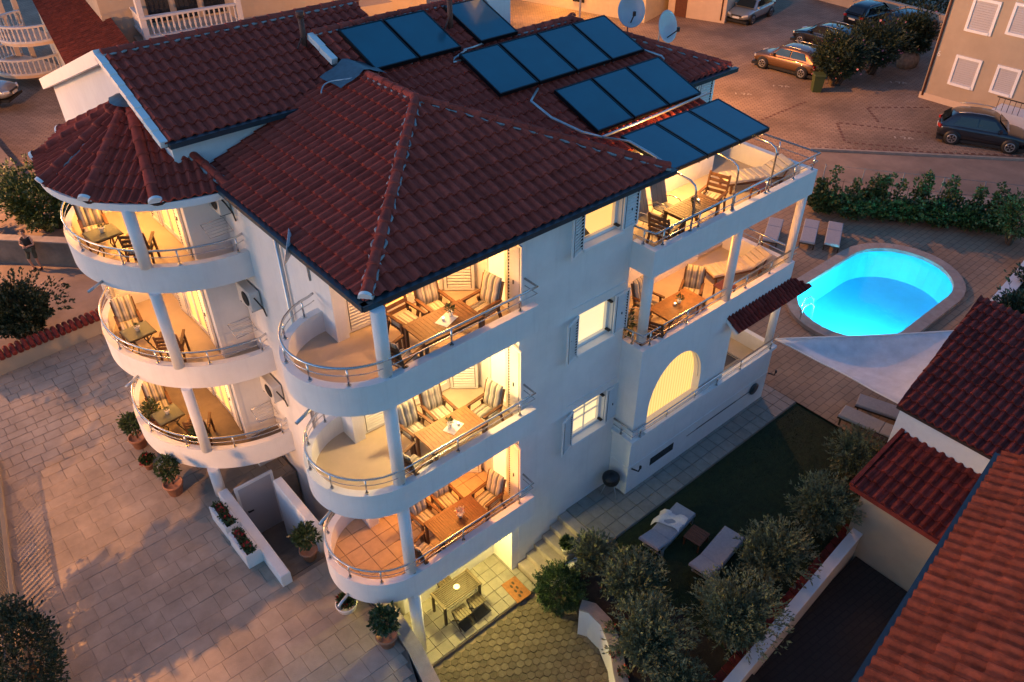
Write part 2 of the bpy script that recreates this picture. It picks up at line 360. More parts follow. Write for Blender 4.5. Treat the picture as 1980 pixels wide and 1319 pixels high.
def ridge(part,A,B,m='tile',r=.115,L=.36,mortar=True,endcap=False):
    A=Vector(A);B=Vector(B);d=B-A;n=max(1,round(d.length/L));L=d.length/n;d.normalize()
    side=Vector((0,0,1)).cross(d).normalized(); up=d.cross(side)
    T=Matrix((d,side,up)).transposed().to_4x4()
    key=(m,round(L,3),r)
    if key not in capme:
        mb=MB(); K=8
        def ring(x,rr): return [(x,rr*math.cos(math.pi*k/K),rr*math.sin(math.pi*k/K)*.85) for k in range(K+1)]
        rows=[ring(0,r*.86),ring(.02,r*1.04),ring(.07,r*1.04),ring(.075,r*.96),ring(L+.03,r*.84)]; vs=[p for q in rows for p in q]
        mb.add(vs,[(i*(K+1)+k,i*(K+1)+k+1,(i+1)*(K+1)+k+1,(i+1)*(K+1)+k) for i in range(len(rows)-1) for k in range(K)],True)
        mb.f.append(tuple(range(K+1))); mb.sm.append(False)
        capme[key]=mb.mesh('ridge_tile')
    for i in range(n):
        o=put(capme[key],'ridge_tile',m,part); T.translation=A+d*(L*i)+Vector((0,0,.035)); o.matrix_world=T@Matrix.Rotation(rnd.uniform(-.02,.02),4,'X')
    if mortar:
        mb=MB()
        for sg in(-1,1):
            k=int((B-A).length/.08); pts=[A+d*(i*.08)+side*sg*(r*.92+rnd.uniform(-.012,.018)+.018*math.sin(i*1.6))+Vector((0,0,.028+rnd.uniform(-.006,.006)-.02)) for i in range(k)]
            mb.tube(pts,[rnd.uniform(.016,.038) for _ in pts],5)
        mb.build('mortar','mortar',part)
    if endcap:
        mb=MB(); K=10; T.translation=A+Vector((0,0,.02))
        vs=[T@Vector((-.02,r*1.12*math.cos(math.pi*k/K),r*1.12*math.sin(math.pi*k/K))) for k in range(K+1)]+[T@Vector((.05,r*1.12*math.cos(math.pi*k/K),r*1.12*math.sin(math.pi*k/K))) for k in range(K+1)]
        mb.add(vs,[tuple(range(K+1))]+[(k,k+1,K+2+k,K+1+k) for k in range(K)]); mb.build('ridge_end','trim',part)
# ================================================================ VILLA
villa=thing('villa','white four storey villa with stacked curved balconies and dark red tile roofs','house')
PT=.357; SN=math.sqrt(1+PT*PT)
LV=[2.17,5.10,7.95]; FL=[1.67,4.60,7.45]; BT=[1.49,4.42,7.27]
TL=[2.15,5.00,7.83]
# ---- roofs
RF=Roofs(villa,'tile')
ZE=9.5
EX0,EX1,EY=-7.0,.93,.55; AX,AY=-3.035,4.515; AZ=ZE+PT*(AY-EY)
fy,_=RF.slope((EX0,EY,ZE),(1,0,0),(0,1,PT),[[(0,0),(EX1-EX0,0),((EX1-EX0)/2,(AY-EY)*SN)]])
fx,_=RF.slope((EX0,EY,ZE),(0,1,0),(1,0,PT),[[(0,0),(7.27-EY,0),(7.27-EY,(AX-EX0)*SN),(AY-EY,(AX-EX0)*SN)]])
mb=MB(); q=[(EX1,EY,ZE-.06),(AX,AY,AZ-.06),(AX,7.67,AZ-.06)]; mb.add(q+[(x,y,max(9.40,9.5+PT*(y-3.75)-.1)) for x,y,_z in q],[(0,1,4,3),(1,2,5,4)]); fxx=mb.build('roof_upstand','mortar',villa)
P0=lambda x,y:(x,(y-2.45)*SN)
pz=9.5+PT*(2.45-3.75)
pr_,_=RF.slope((0,2.45,pz),(1,0,0),(0,1,PT),[[P0(-3.02,4.6),P0(-.9,2.48),P0(-.9,8.8),P0(-3.02,8.8)],[P0(-.9,2.45),P0(.95,2.45),P0(.95,8.8),P0(-.9,8.8)],[P0(.95,2.45),P0(1.95,2.45),P0(1.95,8.8),P0(.95,8.8)],[P0(1.95,2.45),P0(5.1,2.45),P0(5.1,6.0),P0(4.0,7.1),P0(1.95,7.1)],[P0(5.1,3.75),P0(7.32,3.75),P0(5.1,6.0)]])
ul,_=RF.slope((-7.65,7.1,10.35),(1,0,0),(0,1,PT),[[(0,0),(4.55,0),(4.55,3.05*SN),(0,3.05*SN)],[(4.55,1.8*SN),(6.6,1.8*SN),(6.6,3.05*SN),(4.55,3.05*SN)]])
RIDZ=10.35+PT*3.05
# back slopes and the right hip
mb=MB()
for q in ([(-7.65,10.15,RIDZ),(-.9,10.15,RIDZ),(-.9,17.5,RIDZ-PT*7.35),(-7.65,17.5,RIDZ-PT*7.35)],[(-3.1,8.8,11.303),(1.95,8.8,11.303),(1.95,14,9.45),(-3.1,14,9.45)],[(1.95,7.1,10.696),(4.0,7.1,10.696),(7.32,10.4,9.5),(1.95,10.4,9.5)],[(7.32,3.75,9.5),(7.32,10.4,9.5),(4.0,7.1,10.696)]):
    mb.add(q+[(a,b,c-.1) for a,b,c in q],[tuple(range(len(q))),tuple(range(2*len(q)-1,len(q)-1,-1))]+[(i,(i+1)%len(q),len(q)+(i+1)%len(q),len(q)+i) for i in range(len(q))])
mb.build('rear_roof_slope','tile',villa)
ridge(fy,(EX0+.05,EY+.05,ZE+.03),(AX,AY,AZ),endcap=True); ridge(fxx,(EX1-.03,EY+.03,ZE+.02),(AX,AY,AZ)); ridge(fx,(AX,AY,AZ),(AX,6.45,AZ))
ridge(ul,(-7.6,10.15,RIDZ),(-.95,10.15,RIDZ)); ridge(pr_,(-3.05,8.8,11.30),(1.95,8.8,11.30)); ridge(pr_,(1.95,7.1,10.70),(4.0,7.1,10.70)); ridge(pr_,(7.25,3.8,9.52),(4.0,7.1,10.70)); ridge(pr_,(7.25,10.3,9.52),(4.0,7.1,10.70),mortar=False)
# verges, fascia, gutters
def verge(part,x,y0,z0,y1,z1,wd=.16,h=.15):
    mb=MB(); n=max(2,int((y1-y0)/.36))
    for i in range(n):   # stepped white verge boards
        a=i/n;b=(i+1)/n; ya,yb=y0+(y1-y0)*a,y0+(y1-y0)*b; za,zb=z0+(z1-z0)*a,z0+(z1-z0)*b
        mb.bar((x,ya,za-h/2+.075),(x,yb+.02,zb-h/2+.055),wd,h)
    mb.build('verge_board','trim',part)
verge(ul,-7.66,7.1,10.35,10.15,RIDZ); verge(pr_,-3.12,7.75,9.5+PT*4.0,8.8,11.30)
mb=MB(); n=14
mb.bar((-7.66,10.15,RIDZ-.02),(-7.66,17.5,RIDZ-PT*7.35-.02),.16,.30); mb.build('verge_board','trim',villa)
mb=MB()
def gutter(mb,a,b): mb.bar(a,b,.13,.10); mb.bar((a[0],a[1],a[2]+.055),(b[0],b[1],b[2]+.055),.15,.02)
gutter(mb,(EX0-.1,EY-.06,ZE-.05),(EX1+.05,EY-.06,ZE-.05)); mb.build('gutter','gutter',fy)
mb=MB(); gutter(mb,(EX0-.06,EY-.1,ZE-.05),(EX0-.06,7.2,ZE-.05)); mb.build('gutter','gutter',fx)
mb=MB(); gutter(mb,(-7.6,7.02,10.31),(-3.2,7.02,10.31)); mb.build('gutter','gutter',ul)
mb=MB(); gutter(mb,(5.12,3.68,9.44),(7.4,3.68,9.44)); mb.build('gutter','gutter',pr_)
mb=MB(); mb.box(-6.93,.86,.61,.66,9.33,9.47).box(-6.94,-6.88,.66,6.3,9.33,9.47); mb.build('fascia','trim',villa)
# lead flashing at the head of the front ridge
mb=MB(); pts=[]
for i in range(9):
    for j in range(7):
        x=-3.75+.16*i; y=6.45+.16*j; zr=AZ-PT*abs(x-AX)+.13+.05*math.exp(-((x-AX)/.16)**2)+.012*math.sin(i*2.1+j)
        pts.append((x,y,zr))
mb.add(pts,[(i*7+j,(i+1)*7+j,(i+1)*7+j+1,i*7+j+1) for i in range(8) for j in range(6)],True); mb.build('lead_flashing','flash',fx)
mb=MB(); pts=[(-4.1+.08*i,6.75+.25*math.sin(i*.45),AZ+.1-PT*abs(-4.1+.08*i-AX)*.9) for i in range(18)]; mb.tube(pts,.018,6); mb.build('cable','drain',fx)
# flue pipes
for nm,(u,v),z,h in (('flue_pipe',(592,105),10.85,1.0),('flue_pipe',(872,66),10.85,1.05)):
    p=at(u,v,z=z); mb=MB(); mb.cyl(p.x,p.y,p.z-.15,p.z+h,.07,12); mb.cyl(p.x,p.y,p.z+h-.12,p.z+h+.02,.10,12); mb.bar((p.x,p.y,p.z+.5),(p.x-.35,p.y-.1,p.z+.05),.03,.03); mb.build(nm,'rust',villa)
# ---- tower roof (faceted fan)
TCX,TCY=-6.75,9.2; TAP=Vector((-7.5,9.45,10.62)); TRZ=9.43
angs=[R(a) for a in (100,128,156,184,212,240,268)]   # around centre, 180 = -X
ring=[Vector((TCX+3.12*math.cos(a),TCY+3.12*math.sin(a),TRZ)) for a in angs]
ring=[Vector((max(p.x,-9.9),p.y,p.z)) for p in ring]
tw=None
for i in range(len(ring)-1):
    a,b=ring[i],ring[i+1]; U=(a-b).normalized(); mid=(a+b)/2; Vv=(TAP-mid); Vv-=U*Vv.dot(U); Vv.normalize()
    L=(a-b).length; ap=TAP-b; topu,topv=ap.dot(U),ap.dot(Vv)
    part,_=RF.slope(b,U,Vv,[[(0,0),(L,0),(topu,topv)]],w=.205,c=.36,name='tower_roof_slope',thick=.06)
    if i>0: ridge(part,a+Vector((0,0,.02)),TAP+(a-TAP)*.06,L=.42,r=.135,mortar=(i==3),endcap=True)
    else: tw=part
ridge(tw,ring[-1]+Vector((0,0,.02)),TAP+(ring[-1]-TAP)*.05,L=.42,r=.11)
mb=MB(); pth=[(TCX+3.05*math.cos(R(a)),TCY+3.05*math.sin(R(a))) for a in range(268,99,-6)]
mb.strip(pth,[(-.12,9.26),(.03,9.26),(.03,9.42),(-.12,9.42)]); mb.build('tower_eave_ring','trim',villa)
mb=MB(); mb.prism([(TCX+2.98*math.cos(R(a)),TCY+2.98*math.sin(R(a))) for a in range(100,269,8)],9.28,9.34); mb.build('tower_soffit','wall',villa)
mb=MB()
K=9; pts=[TAP+Vector((.04,0,.16))]+[TAP+Vector((-.10-.30*math.sin(math.pi*k/(K-1))+.02*math.sin(k*3),.48*math.cos(math.pi*k/(K-1)),.0-.02*(k%2))) for k in range(K)]
mb.add(pts,[(0,k+1,k+2) for k in range(K-1)],True)
mb.build('lead_flashing','flash',villa)
RF.finish()
# ---- masonry
def holes_wall(u0,u1,z0,z1,holes):
    us=sorted({u0,u1,*[h[0] for h in holes],*[h[1] for h in holes]}); zs=sorted({z0,z1,*[h[2] for h in holes],*[h[3] for h in holes]}); r=[]
    for i in range(len(us)-1):
        for j in range(len(zs)-1):
            cu,cz=(us[i]+us[i+1])/2,(zs[j]+zs[j+1])/2
            if not any(h[0]<cu<h[1] and h[2]<cz<h[3] for h in holes): r.append((us[i],us[i+1],zs[j],zs[j+1]))
    return r
WX0,WX1=-1.62,-.46; WZ=[(2.58,3.70),(5.54,6.64),(8.42,9.36)]
mb=MB()
for a,b,c,d in holes_wall(-3.4,.0,-1.35,9.42,[(WX0,WX1,*z) for z in WZ]): mb.box(a,b,.68,.98,c,d)
mb.box(-3.4,.0,.98,7.2,-1.35,9.40); mb.build('wall','wall',villa)
mb=MB(); mb.box(-6.75,-3.4,2.53,7.2,-1.35,9.40); mb.box(-3.62,-3.4,.69,2.53,-1.35,1.49); mb.box(-6.6,-3.62,1.45,2.53,-1.35,1.45); mb.build('wall','wall',villa)
prof=[(7.25,-1.35),(17.2,-1.35),(17.2,9.0-.1),(10.15,RIDZ-.12),(7.25,10.28)]
mb=MB(); mb.add([(-7.5,y,z) for y,z in prof]+[(-.95,y,z) for y,z in prof],[(4,3,2,1,0),(5,6,7,8,9)]+[(i,(i+1)%5,5+(i+1)%5,5+i) for i in range(5)]); mb.build('gable_wall','wall',villa)
mb=MB(); mb.box(-3.0,-.96,7.2,8.75,9.3,10.5); mb.build('wall','wall',villa); mb=MB(); mb.box(-.94,5.08,2.352,12,FL[2],8.93); mb.build('wall','wall',villa); mb=MB(); mb.box(5.08,6.9,4.0,10,1.0,9.35); mb.build('wall','wall',villa)
mb=MB(); mb.box(.0,5.08,2.35,12,-.6,FL[2]); mb.build('wall','wall',villa)
# slabs with parapets: front curved balconies
CX,CY,CR=-6.75,1.62,1.42
def front_path(n=44): return [(-3.29,.2)]+[(-3.29-(i+1)*.43,.2) for i in range(8)]+[(CX+CR*math.cos(R(a)),CY+CR*math.sin(R(a))) for a in [270-180*i/n for i in range(0,n+1)]]
def tower_path(): return [(TCX+3.0*math.cos(R(a)),TCY+3.0*math.sin(R(a))) for a in range(270,104,-3)]
for k in range(3):
    L,F,B=LV[k],FL[k],BT[k]; pth=front_path()
    mb=MB(); mb.strip(pth,[(0,B),(0,L),(-.17,L),(-.17,F),(-.17,B)]); mb.build('balcony_parapet','wall',villa)
    mb=MB(); poly=[(x,y) for x,y in pth]; inner=[(-3.42,.32)]+[(CX+(CR-.12)*math.cos(R(a)),CY+(CR-.12)*math.sin(R(a))) for a in range(270,89,-9)]+[(-6.72,2.55),(-3.42,2.55)]
    mb.prism(inner,B+.001,F); mb.build('balcony_floor','floor' if k else 'grout',villa)
    if k==0:   # tiled floor: single tiles
        t=.44; rect=[(-6.75,.33),(-3.43,.33),(-3.43,2.54),(-6.75,2.54)]; semi=[(-6.75,CY-CR+.13)]+[(CX+(CR-.13)*math.cos(R(a)),CY+(CR-.13)*math.sin(R(a))) for a in range(264,95,-8)]+[(-6.75,CY+CR-.13)]
        for i in range(-4,8):
            for j in range(-1,8):
                x=-6.75+i*t; y=.30+j*t; sq=[(x+.008,y+.008,0),(x+t-.008,y+.008,0),(x+t-.008,y+t-.008,0),(x+.008,y+t-.008,0)]
                pl=clip(sq,halfplanes(rect if i>=0 else semi))
                if len(pl)>2: m2=MB(); m2.prism([(a,b) for a,b,_ in pl],F,F+.012); m2.build('floor_tile','ftile',villa)
    # railing
    off=.075
    rp=[(-3.27,.66,L+.40),(-3.27,.28,L+.40)]+[(x,y+off,L+.40) for x,y in pth[1:9]]+[(CX+(CR-off)*math.cos(R(a)),CY+(CR-off)*math.sin(R(a)),L+.40) for a in range(266,93,-8)]+[(-6.82,3.0,L+.40)]
    mb=MB(); mb.tube(rp,.026,8); mb.tube([(x,y,z-.17) for x,y,z in rp],.011,6)
    for i in list(range(2,len(rp),4)): mb.cyl(rp[i][0],rp[i][1],L,L+.38,.02,8); mb.cyl(rp[i][0],rp[i][1],L+.002,L+.025,.042,10)
    mb.build('railing','steel',villa)
    if k<2: mb=MB(); mb.cyl(-6.86,.39,L,BT[k+1],.135,20); mb.build('column','wall',villa)
    else: mb=MB(); mb.cyl(-6.86,.39,L,9.40,.135,20); mb.build('column','wall',villa)
    # tower balcony
    L=TL[k];F=L-.5;B=L-.68; tp=tower_path()
    mb=MB(); mb.strip(tp,[(0,B),(0,L),(-.17,L),(-.17,B)]); mb.build('balcony_parapet','wall',villa)
    mb=MB(); ip=[(TCX+2.9*math.cos(R(a)),TCY+2.9*math.sin(R(a))) for a in range(270,104,-6)]+[(-6.76,12.0),(-6.76,6.3)]; mb.prism(ip,B+.001,F); mb.build('balcony_floor','floor' if k else 'grout',villa)
    if k==0:
        t=.40; hp=halfplanes(ip)
        for i in range(8):
            for j in range(15):
                x=-9.75+i*t; y=6.25+j*t; pl=clip([(a,b,0) for a,b in[(x+.008,y+.008),(x+t-.008,y+.008),(x+t-.008,y+t-.008),(x+.008,y+t-.008)]],hp)
                if len(pl)<3 or x>-7.0 and y>7.2: continue
                m2=MB(); m2.prism([(a,b) for a,b,_ in pl],F,F+.012); m2.build('floor_tile','ftile',villa)
    rp=[(-6.62,6.42,L+.38)]+[(TCX+2.92*math.cos(R(a)),TCY+2.92*math.sin(R(a)),L+.38) for a in range(266,106,-5)]
    mb=MB(); mb.tube(rp,.026,8); mb.tube([(x,y,z-.17) for x,y,z in rp],.011,6)
    for i in range(1,len(rp),5): mb.cyl(rp[i][0],rp[i][1],L,L+.36,.02,8); mb.cyl(rp[i][0],rp[i][1],L+.002,L+.025,.042,10)
    mb.build('railing','steel',villa)
    for cx,cy in((-8.78,7.02),(-9.0,11.15)):
        mb=MB(); mb.cyl(cx,cy,L,(TL[k+1]-.68) if k<2 else 9.28,.13,20); mb.build('column','wall',villa)
    mb=MB(); mb.box(-9.0,-7.5,11.15,11.27,F,(TL[k+1]-.68) if k<2 else 9.28); mb.build('partition_wall','wall',villa)
    # drain spouts
    for (sx,sy,a) in ((-9.55,8.1,205),(-8.05,1.2,200)):
        mb=MB(); mb.tube([(sx,sy,F-.08),(sx+.42*math.cos(R(a)),sy+.42*math.sin(R(a)),F-.12)],.035,10); mb.build('drain_spout','drain',villa)
mb=MB(); mb.cyl(-8.78,7.02,.4,TL[0]-.68,.15,20); mb.build('column','wall',villa)
mb=MB(); mb.cyl(-6.86,.39,-1.05,BT[0],.15,20); mb.build('column','wall',villa)
mb=MB(); mb.box(-6.93,-3.41,.62,2.52,9.34,9.40); mb.build('soffit','wall',villa)
# scalloped awning edge below the lowest front balcony
for i in range(34):
    x=-3.4-i*.105; mb=MB(); n=6
    mb.add([(x,.21,1.49),(x-.1,.21,1.49)]+[(x-.05+.05*math.cos(math.pi*(1-j/n)+math.pi),.205,1.40-.035*math.sin(math.pi*j/n)) for j in range(n+1)]+[(x,.222,1.49),(x-.1,.222,1.49)]+[(x-.05+.05*math.cos(math.pi*(1-j/n)+math.pi),.217,1.40-.035*math.sin(math.pi*j/n)) for j in range(n+1)],[(1,0)+tuple(range(2,3+n)),(n+4,n+3)+tuple(range(n+5,2*n+6))])
    mb.build('awning_scallop','trim',villa)
# terrace block
TX1=6.4; TTOP=[2.17,5.14,7.98]
mb=MB(); mb.box(0,TX1,0,.17,BT[2],TTOP[2]).box(TX1-.17,TX1,.17,4.0,BT[2],TTOP[2]).box(0,.15,.17,.68,BT[2],TTOP[2]); mb.build('terrace_parapet','wall',villa)
mb=MB(); mb.box(.15,TX1-.17,.17,4.0,BT[2]+.003,FL[2]); mb.build('terrace_floor','floor',villa)
mb=MB(); mb.box(0,TX1,0,.17,BT[1],TTOP[1]).box(TX1-.17,TX1,.17,2.35,BT[1],TTOP[1]).box(0,.15,.17,.68,BT[1],TTOP[1]); mb.build('terrace_parapet','wall',villa)
mb=MB(); mb.box(.15,TX1-.17,.17,2.36,BT[1]+.003,FL[1]); mb.build('terrace_floor','floor',villa)
mb=MB(); mb.box(5.08,6.9,2.36,4.0,BT[1],4.7); mb.build('terrace_floor','floor',villa)
# arched room front (y=0), hole by triangle fill
def arch_wall(x0,x1,z0,z1,ax0,ax1,az0,az1,y0,y1):
    bm=bmesh.new(); N=24
    outer=[(x0,z0),(x1,z0),(x1,z1),(x0,z1)]; cxa=(ax0+ax1)/2; rx=(ax1-ax0)/2; sp=az0+(az1-az0)*.28
    inner=[(ax0,az0)]+[(cxa-rx*math.cos(math.pi*i/N),sp+(az1-sp)*math.sin(math.pi*i/N)) for i in range(N+1)]+[(ax1,az0)]
    def loop(pts,y): return [bm.verts.new((x,y,z)) for x,z in pts]
    o0,i0,o1,i1=loop(outer,y0),loop(inner,y0),loop(outer,y1),loop(inner,y1)
    for a,b in((o0,i0),(o1,i1)):
        es=[bm.edges.new((L_[k],L_[(k+1)%len(L_)])) for L_ in(a,b) for k in range(len(L_))]
        bmesh.ops.triangle_fill(bm,use_beauty=True,edges=es)
    for a,b in((o0,o1),(i0,i1)):
        for k in range(len(a)): bm.faces.new((a[k],a[(k+1)%len(a)],b[(k+1)%len(a)],b[k]))
    bmesh.ops.recalc_face_normals(bm,faces=bm.faces); me=bpy.data.meshes.new('wall'); bm.to_mesh(me); bm.free(); return me,inner
AW=(.52,2.68,2.30,4.26)
me,inner=arch_wall(0,3.82,1.05,4.42,*AW,0,.28); put(me,'arched_wall','wall',villa)
mb=MB(); mb.box(0,.25,.28,2.35,1.05,4.42); mb.build('wall','wall',villa); mb=MB(); mb.box(3.58,3.82,.28,2.35,1.05,4.42); mb.build('wall','wall',villa)
mb=MB(); mb.box(0,TX1,.0+.003,2.36,-1.35,1.05).box(3.82,TX1,0,.17,1.051,TTOP[0]).box(TX1-.17,TX1,.17,2.35,1.051,TTOP[0]); mb.build('base_wall','wall',villa)
mb=MB(); mb.box(3.82,TX1-.17,.17,2.36,1.051,1.67); mb.build('porch_floor','floor',villa)
mb=MB(); mb.add([(x,.24,z) for x,z in inner],[tuple(range(len(inner)))]); c=mb.build('curtain','curtain',villa)
mb=MB(); mb.tube([(x,.10,z) for x,z in inner[1:-1]],.018,6); mb.build('window_frame','pvc',villa)
mb=MB(); mb.box(.4,2.8,-.14,.02,2.19,2.25); mb.build('window_sill','trim',villa)
mb=MB(); mb.box(-.012,6.41,-.014,0,1.02,1.05).box(-.012,.0,0,.66,1.02,1.05); mb.build('string_course','wall',villa)
mb=MB(); mb.box(.95,1.95,-.006,.02,.52,.80); mb.build('basement_window','glassdark',villa)
mb=MB(); mb.box(3.0,4.9,-.008,.01,.66,.70).box(2.55,3.0,-.007,.01,.66,.68).box(4.9,5.6,-.008,.01,.67,.69); mb.build('ventilation_slot','gutter',villa)
mb=MB(); mb.lathe([(.0,0),(.20,.0),(.21,.02),(.20,.05),(0,.06)],20); mb.build('hose_reel','gutter',villa,loc=(5.75,-.01,.72),rot=(R(90),0,0))
for p in ((.12,-.02,.98),(6.42,-.02,1.0)): # bracket lamps (unlit)
    mb=MB(); mb.tube([p,(p[0]+.06,p[1]-.10,p[2]-.02),(p[0]+.12,p[1]-.16,p[2]-.06),(p[0]+.18,p[1]-.16,p[2]+.04)],.022,8); mb.cyl(p[0]+.18,p[1]-.16,p[2]+.02,p[2]+.10,.035,10); mb.build('bracket_lamp','black',villa)
for cx,cy,z0,z1,r in((.32,.34,TTOP[1],BT[2],.13),(3.38,.12,TTOP[1],BT[2],.12),(6.26,.16,TTOP[1],BT[2],.12),(6.26,.14,TTOP[0],4.42,.12)):
    mb=MB(); mb.cyl(cx,cy,z0,z1,r,20); mb.build('column','wall',villa)
def rail(pts,L,posts,h=.40,low=.18):
    mb=MB(); mb.tube([(x,y,L+h) for x,y in pts],.026,8); mb.tube([(x,y,L+low) for x,y in pts],.012,6)
    for x,y in posts: mb.cyl(x,y,L,L+h-.01,.02,8); mb.cyl(x,y,L+.002,L+.025,.042,10)
    mb.build('railing','steel',villa)
rail([(-.02,.66),(.06,.09),(6.48,.09),(6.32,3.9)],TTOP[2],[(.05,.4),(.35,.09),(1.6,.09),(2.9,.09),(4.2,.09),(5.4,.09),(6.25,.09),(6.32,1.2),(6.32,2.4),(6.32,3.6)])
rail([(-.02,.66),(.06,.09),(6.55,.09)],TTOP[1],[(.05,.4),(.35,.09),(1.75,.09),(4.2,.09),(5.3,.09),(6.2,.09)])
rail([(6.32,.35),(6.32,2.3)],TTOP[1],[(6.32,1.2),(6.32,2.2)])
rail([(-.05,.64),(-.05,-.06),(6.4,-.06)],TTOP[0]-.02,[(-.05,.35),(.25,-.06),(1.3,-.06),(2.5,-.06),(3.5,-.06),(4.6,-.06),(6.1,-.06)],h=.36,low=.16)
mb=MB(); mb.box(-.1,6.42,-.1,-.002,2.05,2.15).box(-.1,-.002,-.002,.66,2.05,2.15); mb.build('cornice','wall',villa)
# small tiled canopy over the porch
RF2=Roofs(villa,'tile3',120)
RF2.slope((3.45,-.42,4.24),(1,0,0),(0,.45,.30),[[(0,0),(3.5,0),(3.05,.5),(0,.5)]],w=.15,c=.26,name='canopy_roof',under='trim')
RF2.finish()
# windows with shutters on the right facade
def louvre_leaf(w,h,par,loc,rz,name='shutter'):
    mb=MB(); t=.035; fw=.065
    mb.box(0,fw,-t/2,t/2,0,h).box(w-fw,w,-t/2,t/2,0,h).box(fw,w-fw,-t/2,t/2,0,fw).box(fw,w-fw,-t/2,t/2,h-fw,h)
    leaf=mb.build(name,'pvc',par,loc=loc,rot=(0,0,rz))
    mb=MB(); n=int((h-2*fw)/.075)
    for i in range(n):
        z=fw+(i+.5)*(h-2*fw)/n; mb.bar((fw,0,z),(w-fw,0,z),.05,.012,up=(0,-.5,.85))
    mb.build('louvres','pvc',leaf)
    mb=MB(); mb.box(fw-.004,fw+.008,-t/2-.006,t/2+.006,.05,h-.05).box(w-fw-.008,w-fw+.004,-t/2-.006,t/2+.006,.05,h-.05); mb.cyl(w*.5,-.03,h*.45,h*.5,.014,8); mb.build('ironwork','black',leaf)
    return leaf
for k,(z0,z1) in enumerate(WZ):
    y=.68
    mb=MB(); mb.box(WX0,WX0+.08,.80,.88,z0,z1).box(WX1-.08,WX1,.80,.88,z0,z1).box(WX0+.08,WX1-.08,.80,.88,z0,z0+.09).box(WX0+.08,WX1-.08,.80,.88,z1-.08,z1)
    if k==0: mb.box((WX0+WX1)/2-.012,(WX0+WX1)/2+.012,.82,.86,z0+.09,z1-.08).box(WX0+.08,WX1-.08,.82,.86,z0+.55,z0+.575).box(WX0+.08,WX1-.08,.82,.86,z0+.82,z0+.845)
    win=mb.build('window','pvc',villa)
    mb=MB(); mb.box(WX0+.08,WX1-.08,.885,.90,z0+.09,z1-.08); mb.build('lit_pane','litglass' if k<2 else 'litwarm',win)
    if k==2: mb=MB(); mb.add([(WX0+.09,.882,z0+.10),(WX0+.42,.882,z0+.10),(WX0+.09,.882,z0+.52)],[(0,1,2)]); mb.build('drawn_curtain','woodl',win)
    mb=MB(); mb.bev(WX0-.05,WX1+.04,.57,.79,z0-.05,z0+.014,.01); mb.build('window_sill','trim',win)
    if k<2: mb=MB(); mb.box(WX0-.22,WX1+.35,.655,.68,z1+.25,z1+.27); mb.build('drip_moulding','wall',win)
    mb=MB()
    for zz in(z0+.12,z1-.14): mb.box(WX1-.10,WX1-.02,.66,.80,zz,zz+.03)
    mb.build('shutter_stay','black',win)
    louvre_leaf(.52,z1-z0+.06,villa,(WX1+.02,.645,z0-.03),R(2))
    louvre_leaf(.52,z1-z0+.06,villa,(WX0-.02,.64,z0-.03),R(180+18))
# loggia joinery
def glazed(par,x0,x1,y,z0,z1,n,axis,pane,depth=.05,kick=.1):
    # framed lit glazing standing just proud of a wall. axis 'y': wall faces -Y, axis 'x': wall faces -X (x0,x1 then are y values and y the x value)
    mb=MB(); fr=.075
    def bx(a,b,d0,d1,c,d):
        if axis=='y': mb.box(a,b,y-d1,y-d0,c,d)
        else: mb.box(y-d1,y-d0,a,b,c,d)
    bx(x0,x0+fr,0,depth,z0,z1); bx(x1-fr,x1,0,depth,z0,z1); bx(x0+fr,x1-fr,0,depth,z1-fr,z1); bx(x0+fr,x1-fr,0,depth,z0,z0+kick)
    for i in range(1,n): c=x0+(x1-x0)*i/n; bx(c-fr*.7,c+fr*.7,0,depth,z0+kick,z1-fr)
    w=mb.build('glazed_door' if z1-z0>1.6 else 'window','pvc',par); mb=MB(); bx(x0+fr,x1-fr,.004,.018,z0+kick,z1-fr); mb.build('lit_pane',pane,w); return w
for k in range(3):
    F=FL[k]; H=2.1 if k<2 else 1.86
    glazed(villa,-5.75,-4.05,2.53,F+.05,F+H,2,'y','litwarm',kick=.2)
    glazed(villa,1.02,1.72,-3.40,F+.03,F+H,1,'x','litglass',kick=.14)
    mb=MB(); mb.box(-6.75,-6.48,2.36,2.531,F,9.33 if k==2 else BT[k+1]); mb.build('pier','wall',villa)
    louvre_leaf(.62,H-.05,villa,(-6.45,2.47,F+.03),R(-2),'door_shutter'); louvre_leaf(.66,H-.05,villa,(-4.02,2.47,F+.03),R(-40),'door_shutter')
    louvre_leaf(.55,H-.05,villa,(-3.46,1.0,F+.03),R(-97),'door_shutter')
    # tower doors
    F=TL[k]-.5; H=2.1 if k<2 else 1.9
    glazed(villa,8.25,9.45,-7.505,F+.03,F+H,2,'x','litwarm',kick=.14)
    louvre_leaf(.6,H-.05,villa,(-7.56,8.22,F+.03),R(-95),'door_shutter'); louvre_leaf(.6,H-.05,villa,(-7.56,9.5,F+.03),R(93),'door_shutter')
    mb=MB(); mb.box(-7.62,-7.5,7.24,7.44,F,(TL[k+1]-.68) if k<2 else 9.27); mb.build('pier','wall',villa)
    mb=MB(); mb.cyl(-7.56,7.70,F,F+2.1,.035,8); mb.build('downpipe','drain',villa)
    # clothes drying rack on the side wall
    mb=MB()
    for i in range(5): mb.tube([(-6.72,6.72-.08*i*0,F+.75+.0*i),(-6.72,6.72,F+.75)],.006,4)
    pts=[(-7.35,7.2,F+.95),(-6.8,7.2,F+.95),(-6.8,6.75,F+.80),(-7.35,6.75,F+.80),(-7.35,7.2,F+.95)]
    mb.tube(pts,.010,5)
    for i in range(1,5): a=i/5; mb.tube([(-7.35,7.2-.45*a,F+.95-.15*a),(-6.8,7.2-.45*a,F+.95-.15*a)],.004,4)
    mb.build('drying_rack','steel',villa)
